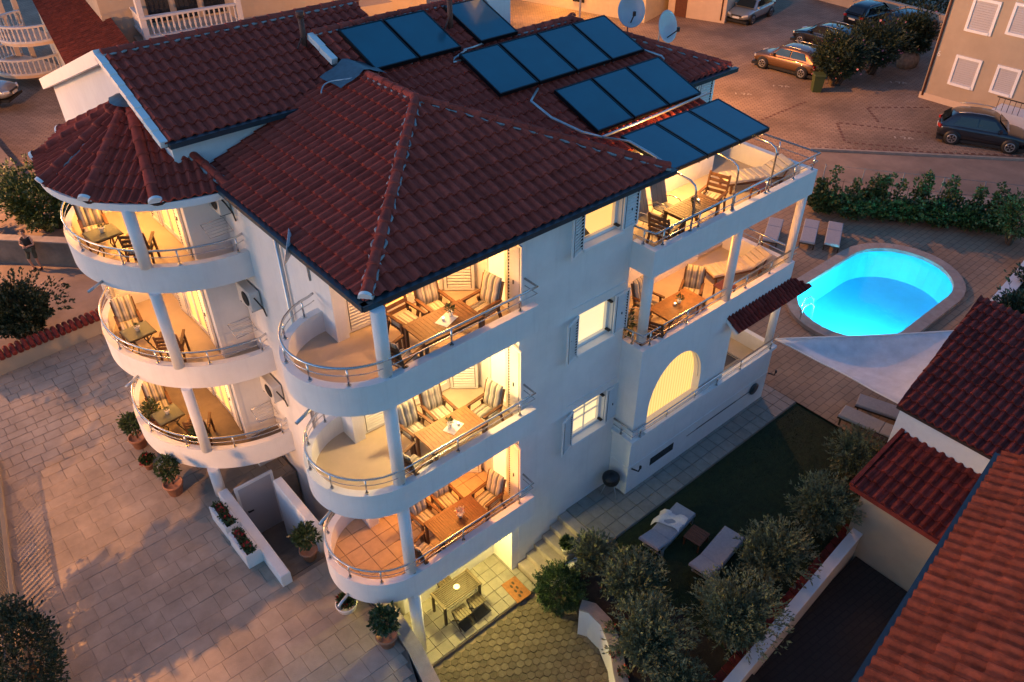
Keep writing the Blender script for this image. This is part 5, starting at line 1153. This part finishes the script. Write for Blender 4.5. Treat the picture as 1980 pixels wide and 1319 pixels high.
for k in range(12): q=fa+fd*FLn*(k+.5)/12; mb.tube([(q.x-.4,q.y-.1,0),(q.x-.2,q.y,.6),(q.x-.05,q.y+.1,1.3)],[.025,.018,.008],5)
mb.build('stems','bark',vt)
# deck boundary wall right of the pool with dark garden behind
sweep_wall('boundary_wall','long pale boundary wall along the right side of the pool deck',[(21.5,-2.3),(19.2,-2.6),(16.5,-2.85),(13.9,-3.15)],.42,-.3,.75,.46)
p=at(1960,600,z=.8); bush('dark_shrub','dark shrub behind the boundary wall at the right edge','bush',(p.x,p.y-.3,-.5),1.3,1.1,5000,.16,'darkleaf',331,trunk=.1); p=at(1950,545,z=.8); bush('dark_shrub','second dark shrub behind the boundary wall farther from the annex','bush',(p.x+.8,p.y-1.0,-.5),1.2,1.0,4000,.16,'darkleaf',332,trunk=.1)
p=at(1965,440,z=.8); bush('dark_shrub','dark vine covered bush at the right end of the wire fence','bush',(p.x,p.y,0),1.0,1.1,4000,.14,'vine',333,trunk=.1)
# boundary wall between lawn and alley
bw=sweep_wall('alley_wall','long low white wall with coping between the olive bushes and the dark alley',[(4.0,-5.06),(-3.5,-5.62),(-9,-6.0)],.22,-1.3,.40,.28)
for i in range(40):
    x=3.6-.3*i; y=-4.80-.0747*(4.0-x)*1.0
    if x<-6: break
    mb=MB(); mb.box(-.13,.13,-.17,.17,0,.03,Matrix.Translation((x,y,.05))@Matrix.Rotation(R(18),4,'X')); mb.build('edging_tile','tile3',bw)
# ================================================================ COURTYARD FENCE (left edge) on a low warm wall
ff=thing('bar_fence','low steel bar fence on a plastered kerb along the left edge of the courtyard','fence',(0,0,0)); A=Vector((-14.9,3.2,CZ)); B=Vector((-13.35,12.4,CZ)); A=A+Vector((.12,0,0)); B=B+Vector((.12,0,0)); D=B-A
mb=MB(); mb.bar(A+Vector((0,0,.05)),B+Vector((0,0,.05)),.22,.22); mb.build('kerb_wall','cream_wall',ff)
mb=MB(); mb.bar(A+Vector((0,0,.95)),B+Vector((0,0,.95)),.05,.04); mb.bar(A+Vector((0,0,.22)),B+Vector((0,0,.22)),.04,.03); mb.build('rail','chain',ff)
me=MB().box(-.034,.034,-.012,.012,0,.75).mesh('bar'); ang=math.atan2(D.y,D.x)
for i in range(int(D.length/.16)): q=A+D*(i*.16/D.length); put(me,'bar','chain',ff,loc=(q.x,q.y,CZ+.2),rot=(0,0,ang))
mb=MB(); mb.bev(-.28,.28,-.22,.22,0,.012,.004); tag(mb.build('inspection_cover','coping',loc=(*at(48,1068,z=CZ)[:2],CZ+.002),rot=(0,0,R(12))),'pale inspection cover set in the striped shade of the courtyard fence','cover')
# tile topped wall at the far courtyard side
tw_=thing('tile_topped_wall','cream wall with a red tile coping at the far side of the courtyard','wall',(0,0,0)); mb=MB(); mb.bar((-12.5,16.6,.75),(-7.6,16.9,.75),.25,.7); mb.build('wall','cream_wall',tw_)
for i in range(26):
    x=-12.4+.19*i; mb=MB(); mb.tube([(x,16.35+.06*(x+12.5),1.08),(x,16.62+.06*(x+12.5),1.2),(x,16.95+.06*(x+12.5),1.08)],.082,8); mb.build('coping_tile','tile3',tw_)
sweep_wall('street_wall','weathered concrete street wall with a pale coping behind the person',[(-13.0,26.8),(-10.2,24.3),(-7.9,21.95),(-5,19.6)],.3,.2,1.45,.42,m='concrete',cm='kerb')
# ================================================================ PERSON leaning at the street wall
def person(label,loc,rz):
    t=thing('person',label,'person',loc,rz)
    J=dict(pel=(0,0,.92),ch=(0,.02,1.22),nk=(0,.0,1.46),hd=(0,-.03,1.60),lh=(.10,0,.90),lk=(.11,-.05,.48),la=(.12,0,.08),lt=(.13,-.16,.03),rh=(-.10,0,.90),rk=(-.12,-.16,.50),ra=(-.12,-.05,.08),rt=(-.13,-.2,.03),ls=(.19,.0,1.40),le=(.25,-.06,1.12),lw=(.03,-.24,1.10),rs=(-.19,.0,1.40),re=(-.25,-.08,1.13),rw=(-.02,-.25,1.15))
    def skin(name,chain,rad,m):
        ks=list(rad); me=bpy.data.meshes.new(name); me.from_pydata([J[k] for k in ks],[(ks.index(a),ks.index(b)) for a,b in chain],[]); o=bpy.data.objects.new(name,me); COL.objects.link(o); o.parent=t
        md=o.modifiers.new('k','SKIN'); md.use_smooth_shade=True; sk=me.skin_vertices[0].data
        for i,k in enumerate(ks): r=rad[k]; sk[i].radius=(r,r*.85) if not isinstance(r,tuple) else r; sk[i].use_root=(i==0)
        o.modifiers.new('s','SUBSURF').levels=1; o.modifiers['s'].render_levels=2; me.materials.append(M[m]); return o
    skin('body',[('pel','ch'),('ch','nk'),('nk','hd'),('pel','lh'),('lh','lk'),('lk','la'),('la','lt'),('pel','rh'),('rh','rk'),('rk','ra'),('ra','rt'),('ch','ls'),('ls','le'),('le','lw'),('ch','rs'),('rs','re'),('re','rw')],dict(pel=(.14,.11),ch=(.15,.11),nk=.055,hd=.085,lh=.085,lk=.06,la=.042,lt=.04,rh=.085,rk=.06,ra=.042,rt=.04,ls=.055,le=.042,lw=.033,rs=.055,re=.042,rw=.033),'skin')
    skin('shirt',[('pel','ch'),('ch','ls'),('ch','rs'),('ls','le2'),('rs','re2')] if False else [('pel','ch'),('ch','ls'),('ch','rs')],dict(pel=(.155,.125),ch=(.17,.13),ls=.075,rs=.075),'blackcloth')
    skin('shorts',[('pel','lh'),('pel','rh'),('lh','lk'),('rh','rk')],dict(pel=(.15,.12),lh=.10,rh=.10,lk=.085,rk=.085),'greencloth')
    mb=MB(); mb.lathe([(0,.105),(.05,.10),(.085,.06),(.092,.0),(.08,-.03)],14); o=mb.build('hair','hair',t,loc=(0,-.015,1.64)); 
    mb=MB(); mb.lathe([(0,-.11),(.035,-.10),(.06,-.06),(.075,0),(.07,.05),(0,.09)],14); mb.build('face','skin',t,loc=(0,-.04,1.63))
    for sx in(-1,1): mb=MB(); mb.bar((sx*.12,.03,.03),(sx*.13,-.22,.02),.085,.06); mb.build('shoe','blackcloth',t)
    # folded hands: fingers
    for sx in(-1,1):
        mb=MB()
        for f in range(4): mb.tube([(sx*.02,-.25,1.14-.02*f),(-sx*.03,-.285,1.14-.02*f),(-sx*.075,-.27,1.135-.02*f)],[.011,.010,.008],6)
        mb.tube([(sx*.03,-.26,1.155),(0,-.29,1.18)],[.012,.009],6); mb.build('hand','skin',t)
p=at(90,504,z=CZ-.05)+Vector((-.42,-.40,0)); person('person in black t-shirt and grey-green shorts leaning at the street wall with arms folded',(p.x,p.y,CZ-.05),R(-38))
# ================================================================ CARS
def car(label,loc,rz,paint,L=4.35,W=1.82,H=1.6,cat='car',group='parked cars'):
    t=thing('parked_car',label,cat,loc,rz,group); hw=W/2
    # stations along x (front = +x): (x, sill z, belt z, roof z or None, belt half width, roof half width)
    X=lambda f:L*(f-.5)
    st=[(0,.42,.78,None,.72),(.03,.30,.92,None,.88),(.10,.25,1.0,None,.96),(.2,.23,1.0,None,.99),(.35,.22,.98,None,1.0),(.5,.22,.97,None,1.0),(.65,.22,.96,None,1.0),(.74,.23,.95,None,.99),(.85,.25,.90,None,.96),(.95,.30,.78,None,.88),(1.0,.40,.62,None,.70)]
    vs=[];n=9
    for f,s,b,_,w in st:
        y=hw*w; x=X(f); vs+=[(x,-y*.9,s),(x,-y,s+.18),(x,-y,(s+b)/2+.05),(x,-y*.97,b-.05),(x,-y*.86,b),(x,0,b+.02),(x,y*.86,b),(x,y*.97,b-.05),(x,y,(s+b)/2+.05),(x,y,s+.18),(x,y*.9,s)]
    n=11; k=len(st); fs=[(i*n+j,i*n+j+1,(i+1)*n+j+1,(i+1)*n+j) for i in range(k-1) for j in range(n-1)]+[(i*n+n-1,i*n,(i+1)*n,(i+1)*n+n-1) for i in range(k-1)]+[tuple(range(n)),tuple(reversed(range((k-1)*n,k*n)))]
    mb=MB(); mb.add(vs,fs,True)
    # cabin shell
    cab=[(.03,.97,.93),(.12,1.44,.74),(.2,H-.06,.70),(.38,H,.70),(.52,H-.01,.70),(.60,H-.12,.71),(.74,.97,.86)]
    vs=[]
    for f,z,w in cab:
        y=hw*w; yb=hw*.93; x=X(f); vs+=[(x,-yb if z<1.0 else -hw*.90,.93),(x,-y,z-.05 if z>1 else z),(x,-y*.8,z),(x,0,z+.02),(x,y*.8,z),(x,y,z-.05 if z>1 else z),(x,yb if z<1.0 else hw*.90,.93)]
    n=7;k=len(cab); mb.add(vs,[(i*n+j,i*n+j+1,(i+1)*n+j+1,(i+1)*n+j) for i in range(k-1) for j in range(n-1)],True)
    body=mb.build('body',paint,t); bv=body.modifiers.new('sub','SUBSURF'); bv.levels=1; bv.render_levels=1
    def win(name,pts):
        m_=MB(); m_.add(pts,[tuple(range(len(pts)))]); o=m_.build(name,'glassdark',t); return o
    for sg in(-1,1):
        yb=sg*hw*.915; yr=sg*hw*.745; e=.025*sg
        a=lambda f,z,fr: (X(f),(yb+(yr-yb)*fr)+e,z)
        win('side_window',[a(.16,1.06,.15),a(.40,1.05,.15),a(.40,1.45,.85),a(.22,1.44,.85)]); win('side_window',[a(.415,1.05,.15),a(.66,1.03,.15),a(.575,1.42,.85),a(.415,1.45,.85)])
        m_=MB(); m_.tube([a(.17,H-.02,.9),a(.3,H+.045,.9),a(.45,H+.045,.9),a(.55,H-.0,.9)],.02,6); m_.build('roof_rail','alloy',t)
        m_=MB(); m_.bev(X(.66)-.09,X(.66)+.07,min(sg*hw*.95,sg*hw*1.13),max(sg*hw*.95,sg*hw*1.13),.98,1.12,.03); m_.build('mirror',paint,t)
        m_=MB(); m_.bar((X(.005),sg*hw*.60,.86),(X(.035),sg*hw*.88,.84),.10,.14); m_.build('tail_light','lampred',t)
        m_=MB(); m_.bar((X(.985),sg*hw*.58,.66),(X(.945),sg*hw*.88,.70),.09,.12); m_.build('headlight','headl',t)
        for f in(.185,.80):
            w=thing_part('wheel',t,(X(f),sg*(hw-.07),.34)); m_=MB(); m_.lathe([(.22,-.11),(.30,-.115),(.34,-.08),(.34,.08),(.30,.115),(.22,.11)],24); m_.build('tyre','rubber',w,rot=(R(90),0,0))
            m_=MB(); m_.lathe([(.225,-.1),(.23,.118),(.205,.12),(.17,.104),(.0,.104)],20)
            for q in range(5): m_.bar((.05*math.cos(q*1.257),.05*math.sin(q*1.257),.112),(.2*math.cos(q*1.257),.2*math.sin(q*1.257),.112),.05,.02)
            m_.build('rim','alloy' ,w,rot=(R(90) if sg<0 else R(-90),0,0))
            m_=MB(); m_.lathe([(0,0),(.40,.0),(.40,.014),(0,.014)],22); m_.build('wheel_arch','black',t,loc=(X(f),sg*(hw+.002) -(.012 if sg>0 else 0),.36),rot=(R(90) if sg<0 else R(-90),0,0))
    win('rear_window',[(X(.045),-hw*.74,1.08),(X(.045),hw*.74,1.08),(X(.115),hw*.62,1.40),(X(.115),-hw*.62,1.40)]).location.x-=.06
    win('windscreen',[(X(.735),-hw*.76,1.03),(X(.735),hw*.76,1.03),(X(.615),hw*.62,1.46),(X(.615),-hw*.62,1.46)]).location.x+=.045
    m_=MB(); m_.box(X(1)-.02,X(1)+.012,-.26,.26,.46,.57).box(X(0)-.012,X(0)+.02,-.26,.26,.62,.73); m_.build('number_plate','plate',t)
    m_=MB(); m_.box(X(.02),X(.98),-hw*.93,hw*.93,.16,.32); m_.build('sill','black',t)
    m_=MB(); m_.bar((X(.975),-hw*.45,.62),(X(.975),hw*.45,.62),.16,.12); m_.build('grille','black',t)
    return t
def thing_part(name,parent,loc):
    o=bpy.data.objects.new(name,None); COL.objects.link(o); o.parent=parent; o.location=loc; o.empty_display_size=.1; return o
def car2(label,pa,pb,paint,front=True,**k):
    # pa,pb = pixels of rear wheel contact and front wheel contact on the visible side
    a,b=at(*pa,z=0),at(*pb,z=0); d=(b-a).normalized(); nrm=Vector((-d.y,d.x,0)); 
    if nrm.dot(CAMC-a)>0: nrm=-nrm
    W=k.get('W',1.82); c=(a+b)/2+nrm*(W/2-.05); car(label,(c.x,c.y,0),math.atan2(d.y,d.x),paint,**k)
car2('dark blue-grey crossover parked beside the pale yellow building',(1838,279),(1948,297),'grey_car',H=1.66)
car2('copper brown crossover parked next to the pink oleander',(1546,152),(1472,132),'brown_car')
car2('black car half hidden behind the oleander and the copper crossover',(1612,105),(1546,87),'black_car',H=1.5)
car2('silver grey crossover facing the camera at the top of the parking lot',(1492,30),(1447,50),'silver_car')
car2('dark blue car with red tail lights beyond the oleander',(1662,62),(1735,42),'black_car')
car2('dark blue car at the far end of the parking beside the yellow building',(1742,78),(1808,62),'grey_car')
p=at(20,196,z=.3); car('silver car cut by the left edge on the far street',(p.x-1.35,p.y+.9,CZ-.05),R(-38),'silver_car',H=1.5)
p=at(760,8,z=.8); car('dark car roof showing behind the villa ridge',(p.x,p.y,0),R(20),'grey_car')
p=at(1577,176,z=.0); t=thing('waste_bin','green wheeled waste bin next to the oleander','bin',(p.x,p.y,0),R(-45)); mb=MB(); mb.add([(-.24,-.26,0),(.24,-.26,0),(.24,.26,0),(-.24,.26,0),(-.3,-.34,.95),(.3,-.34,.95),(.3,.34,.95),(-.3,.34,.95)],[(3,2,1,0),(4,5,6,7),(0,1,5,4),(1,2,6,5),(2,3,7,6),(3,0,4,7)]); mb.build('bin','binm',t); mb=MB(); mb.bev(-.33,.33,-.38,.36,.95,1.03,.03); mb.build('lid','binm',t)
# ================================================================ NEIGHBOURS
# right: pale yellow building
nb=thing('apartment_house','pale yellow apartment house with white framed blinds at the right edge','house',(0,0,0))
mb=MB(); mb.box(35.2,50,-9,9.75,0,14); mb.build('wall','cream_wall',nb); mb=MB(); mb.box(35.15,35.2,-9,9.8,0,.35); mb.build('plinth','peach',nb)
mb=MB(); mb.tube([(35.13,9.62,.2),(35.13,9.62,14)],.06,8); mb.build('downpipe','rust',nb)
for i,(pc,w,h) in enumerate((((1901,32),1.15,1.45),((1866,140),1.15,1.35),((1944,157),.95,1.2),((1978,40),.95,1.3))):
    p=at(*pc,x=35.2); wy,wz=p.y,p.z; mb=MB(); f=.14
    mb.box(35.12,35.2,wy-w/2-f,wy-w/2,wz-h/2-f,wz+h/2+f).box(35.12,35.2,wy+w/2,wy+w/2+f,wz-h/2-f,wz+h/2+f).box(35.12,35.2,wy-w/2,wy+w/2,wz+h/2,wz+h/2+f).box(35.08,35.2,wy-w/2,wy+w/2,wz-h/2-f,wz-h/2); wf=mb.build('window','trim',nb)
    mb=MB()
    for q in range(12): mb.box(35.175,35.195,wy-w/2,wy+w/2,wz-h/2+h*q/12+.004,wz-h/2+h*(q+1)/12-.004)
    mb.build('roller_blind','lilac',wf)
q=at(1812,104,x=35.2); o=put(text_mesh('16',.42),'house_number','plate',nb,loc=(35.19,q.y,q.z-.1)); o.rotation_euler=(R(90),0,R(-90))
p=at(1970,225,x=34.6); t=thing('entrance_steps','white walled entrance landing at the foot of the pale yellow house','steps',(0,0,0)); mb=MB(); mb.box(33.9,35.15,-1.5,p.y+1.2,0,.95); mb.build('landing_wall','trim',t); mb=MB(); mb.box(33.95,34.0,p.y-.2,p.y+1.15,1.6,1.65); 
for q in range(5): mb.cyl(33.97,p.y-.1+.28*q,.95,1.62,.015,6)
mb.build('handrail','black',t)
# parking boundary
sweep_wall('parking_wall','pale peach boundary wall along the far side of the parking lot',[(49,26),(48.6,20.7),(48.1,15.2),(47.5,10)],.3,0,1.1,.34,m='peach',cm='peach')
bush('far_hedge','dark hedge above the parking boundary wall','hedge',(50.5,17,0),1.6,1.3,3500,.3,'darkleaf',351,trunk=.2,ry=7)
# bottom right: big orange tiled roof and the annexes
nh=thing('neighbour_house','neighbouring house with a large orange tiled roof at the lower right corner','house',(0,0,0)); RN=Roofs(nh,'tile2',300)
e0=at(1665,1319,z=4.0); e1=at(1937,878,z=4.0); U=(e1-e0).normalized(); dn=Vector((U.y,-U.x,0)); e0=e0-U*4.5
RN.slope(e0,U,dn+Vector((0,0,.36)),[[(0,0),((e1-e0).length,0),((e1-e0).length,6.5),(0,6.5)]],w=.27,c=.40); RN.finish()
mb=MB(); gutter(mb,e0+Vector((-.05,.05,-.06)),e1+Vector((-.05,.05,-.06))); mb.build('gutter','gutter',nh)
mb=MB(); q0=e0+dn*.5;q1=e1+dn*.5-U*.3; q2=q1+dn*5.5;q3=q0+dn*5.5; mb.prism([(v_.x,v_.y) for v_ in(q0,q1,q2,q3)],-1.3,3.95); mb.build('wall','cream_wall',nh)
an=thing('annex','low annex with two dark red tiled roofs and cream walls beside the alley','outbuilding',(0,0,0)); RA=Roofs(an,'tile3',300)
RA.slope((3.25,-7.3,1.92),(0,1,0),(1,0,.2),[[(0,0),(2.68,0),(2.68,2.35),(0,2.35)]],w=.24,c=.42,name='lower_roof_slope')
RA.slope((5.45,-8.5,3.10),(0,1,0),(1,0,.18),[[(0,0),(4.25,0),(4.75,5.2),(0,5.2)]],w=.21,c=.38,name='upper_roof_slope'); RA.finish()
mb=MB(); mb.box(3.42,10.4,-8.5,-4.85,-1.3,1.85); mb.build('wall','cream_wall',an); mb=MB(); mb.box(5.5,10.4,-8.5,-4.35,1.8,3.0); mb.build('wall','trim',an)
mb=MB(); mb.bar((3.22,-7.3,1.90),(3.22,-4.6,1.90),.08,.14); mb.build('fascia','tile3',an); mb=MB(); mb.bar((3.22,-4.60,1.95),(5.5,-4.60,2.42),.10,.16); mb.build('fascia','tile3',an)
# top left neighbour with balustrades and long red roof
tl=thing('balustrade_house','peach house with curved balustrade balconies and a long red roof at the upper left','house',(0,0,0)); RT_=Roofs(tl,'tile4',300)
a=at(62,0,z=6.4); b=at(128,132,z=5.2); c=at(248,84,z=6.0)
a=Vector((-1.6,44,6.6)); 
bmesh_b={}
def baluster(h):
    if h not in bmesh_b: m_=MB(); m_.lathe([(.05,0),(.05,.04*h/.7),(.03,.08*h/.7),(.062,.24*h/.7),(.035,.46*h/.7),(.05,.60*h/.7),(.05,h)],8); bmesh_b[h]=m_.mesh('baluster')
    return bmesh_b[h]
def balustrade(par,path,z,h=.7,step=.24):
    mb=MB(); mb.strip(path,[(-.1,z+h),(-.1,z+h+.1),(.1,z+h+.1),(.1,z+h)]); mb.strip(path,[(-.1,z-.12),(-.1,z),(.1,z),(.1,z-.12)]); o=mb.build('balustrade','balus',par)
    acc=0
    for i in range(len(path)-1):
        p0=Vector((*path[i],0)); p1=Vector((*path[i+1],0)); L=(p1-p0).length; d=(p1-p0)/L; s=acc
        while s<L: q=p0+d*s; put(baluster(h),'baluster','balus',o,loc=(q.x,q.y,z)); s+=step
        acc=s-L
# long roof: slope seen between pixels (62,0)-(130,132)-(247,84)-(195,0)
r0=at(130,130,z=4.6); r1=at(250,82,z=5.5); r2=at(60,-6,z=4.6)
Ux=(r2-r0); Ux.z=0; LU=Ux.length; Ux.normalize(); Vx=(r1-r0); Vx=Vx-Ux*Vx.dot(Ux)
RT_.slope(r0,Ux,Vx,[[(-2,0),(LU+6,0),(LU+6,Vx.length),(-2,Vx.length)]],w=.30,c=.45); RT_.finish()
mb=MB(); q=r0-Ux*2; q2=r0+Ux*(LU+6); Vh=Vector((Vx.x,Vx.y,0)).normalized(); hw_=Vector((Vx.x,Vx.y,0)).length
mb.prism([((q+Vh*.3).x,(q+Vh*.3).y),((q2+Vh*.3).x,(q2+Vh*.3).y),((q2+Vh*(hw_-.0)).x,(q2+Vh*(hw_)).y),((q+Vh*hw_).x,(q+Vh*hw_).y)],0,4.5); mb.build('wall','peach',tl)
# curved balconies on its left
cb=at(45,75,z=3.0)
for zc,(u,v),rad in ((3.1,(70,60),2.0),(.9,(70,118),2.3)):
    c0=at(u,v,z=zc); path=[(c0.x+rad*math.cos(R(a_)),c0.y+rad*math.sin(R(a_))) for a_ in range(95,300,12)]
    balustrade(tl,path,zc,.7,.28); mb=MB(); mb.prism(path,zc-.3,zc-.12); mb.build('balcony_slab','peach',tl)
for (u,v) in ((40,118),(66,112)):
    c0=at(u,v,z=.5); mb=MB(); mb.box(c0.x-.14,c0.x+.14,c0.y-.14,c0.y+.14,0,6); mb.build('pillar','peach',tl)
# house with straight white balustrade behind the villa
hb=thing('balcony_house','cream house with a white balustrade balcony behind the villa ridge','house',(0,0,0))
c1=at(246,32,z=5.0);c2=at(283,70,z=5.0);c3=at(466,40,z=5.0); d=(c3-c2); d.z=0; d.normalize(); nn=Vector((-d.y,d.x,0))
if nn.dot(CAMC-c2)>0: nn=-nn
balustrade(hb,[((c2+nn*2.2).x,(c2+nn*2.2).y),(c2.x,c2.y),(c3.x,c3.y)],5.0,.8,.26)
mb=MB(); q=[c2,c3,c3+nn*2.2,c2+nn*2.2]; mb.prism([(v_.x,v_.y) for v_ in q],4.5,4.88); mb.build('balcony_slab','cream_wall',hb)
q=[c2+nn*2.2-d*1.5,c3+nn*2.2+d*12,c3+nn*10+d*12,c2+nn*10-d*1.5]; mb=MB(); mb.prism([(v_.x,v_.y) for v_ in q],0,10); mb.build('wall','cream_wall',hb)
q=[c2+nn*.6-d*.3,c3+nn*.6+d*9,c3+nn*2.3+d*9,c2+nn*2.3-d*.3]; mb=MB(); mb.prism([(v_.x,v_.y) for v_ in q],0,4.5); mb.build('wall','cream_wall',hb)
for s_ in(.15,.45,.75):
    q0=c2+nn*2.17+d*((c3-c2).length*s_); q1=q0+d*1.1; mb=MB(); mb.bar((q0.x,q0.y,6.0),(q1.x,q1.y,6.0),.05,2.0); mb.build('door','glassdark',hb)
for q in(c2,c3): mb=MB(); mb.box(q.x-.13,q.x+.13,q.y-.13,q.y+.13,4.4,7.5); mb.build('corner_post','balus',hb)
# yellow lit house behind the villa chimney
yh=thing('yellow_house','yellow house in bright lamplight behind the villa chimney','house',(0,0,0))
y0=at(1060,10,z=0); y1=at(1210,38,z=0); d=(y1-y0).normalized(); nn=Vector((-d.y,d.x,0))
if nn.dot(CAMC-y0)>0: nn=-nn
q=[y0-d*6,y1+d*1.5,y1+d*1.5+nn*8,y0-d*6+nn*8]; mb=MB(); mb.prism([(v_.x,v_.y) for v_ in q],0,7); mb.build('wall','yellow_wall',yh)
mb=MB(); q0=y0+d*2.2-nn*.04; mb.bar((q0.x,q0.y,.9),((q0+d*1.0).x,(q0+d*1.0).y,.9),.05,.5); mb.build('window','glassdark',yh)
wl=thing('wall_lamp','bright wall lamp on the yellow house behind the villa chimney','lamp',tuple(y0+d*1.5-nn*.05+Vector((0,0,3.6)))); mb=MB(); mb.lathe([(.02,0),(.16,.05),(.18,.16),(.05,.2)],12); mb.build('shade','black',wl); mb=MB(); mb.lathe([(0,-.06),(.09,-.02),(.1,.04),(0,.05)],12); mb.build('bulb','streetglow',wl); light('wall_light',wl,tuple(-nn*.5+Vector((0,0,-.2))),(1,.42,.07),650,.1)
oh=thing('garage_house','orange lit garage house with a dark gate at the head of the parking lot','house',(0,0,0))
g0=at(1300,30,z=0); g1=at(1395,45,z=0); d=(g1-g0).normalized(); nn=Vector((-d.y,d.x,0))
if nn.dot(CAMC-g0)>0: nn=-nn
q=[g0-d*.4,g1+d*.2,g1+d*.2+nn*9,g0-d*.4+nn*9]; mb=MB(); mb.prism([(v_.x,v_.y) for v_ in q],0,8); mb.build('wall','peach',oh); q0=g0+d*.15-nn*.03; mb=MB(); mb.bar((q0.x,q0.y,1.0),((q0+d*.9).x,(q0+d*.9).y,1.0),.05,2.0); mb.build('gate','woodr',oh)
mb=MB(); q0=g1-d*.1-nn*.05; mb.tube([(q0.x,q0.y,.2),(q0.x,q0.y,7)],.05,8); mb.build('downpipe','rust',oh)
# ================================================================ STREET LAMPS (off frame or behind the roofs)
def street_lamp(label,x,y,z0,h,w,col=(1,.50,.20),aim=None,spot=None):
    t=thing('street_lamp',label,'street lamp',(x,y,z0),0,'sodium street lamps'); a=math.atan2(aim[1]-y,aim[0]-x) if aim else 0; ax,ay=math.cos(a),math.sin(a)
    mb=MB(); mb.tube([(0,0,0),(0,0,h-.6),(ax*.3,ay*.3,h-.12),(ax*.9,ay*.9,h)],[.07,.05,.045,.04],10); mb.build('pole','drain',t); mb=MB(); mb.bev(-.3,.3,-.13,.13,0,.12,.04); mb.build('head','gutter',t,loc=(ax*1.1,ay*1.1,h),rot=(0,0,a)); mb=MB(); mb.box(-.24,.24,-.10,.10,-.03,-.002); mb.build('lamp_glass','streetglow',t,loc=(ax*1.1,ay*1.1,h),rot=(0,0,a)); lo=light('street_light',t,(ax*1.1,ay*1.1,h-.12),col,w,.05 if spot else .12,'SPOT' if spot else 'POINT')
    if spot: lo.rotation_euler=(Vector(spot[0])-Vector((x+ax*1.1,y+ay*1.1,z0+h))).to_track_quat('-Z','Y').to_euler(); lo.data.spot_size=R(spot[1]); lo.data.spot_blend=.6
street_lamp('sodium street lamp beyond the courtyard fence',-22.5,2.0,CZ-.05,7.2,3300,col=(1,.43,.13),aim=(-14,6),spot=((-11.5,7.2,0),66))
street_lamp('sodium street lamp on the far street behind the yellow shrub',-15.6,28.6,CZ-.05,7,4200,col=(1,.40,.12),aim=(-10,30))
street_lamp('sodium street lamp between the villa and the yellow house',19.3,22,0,8.5,6000,col=(1,.38,.06),aim=(26,18))
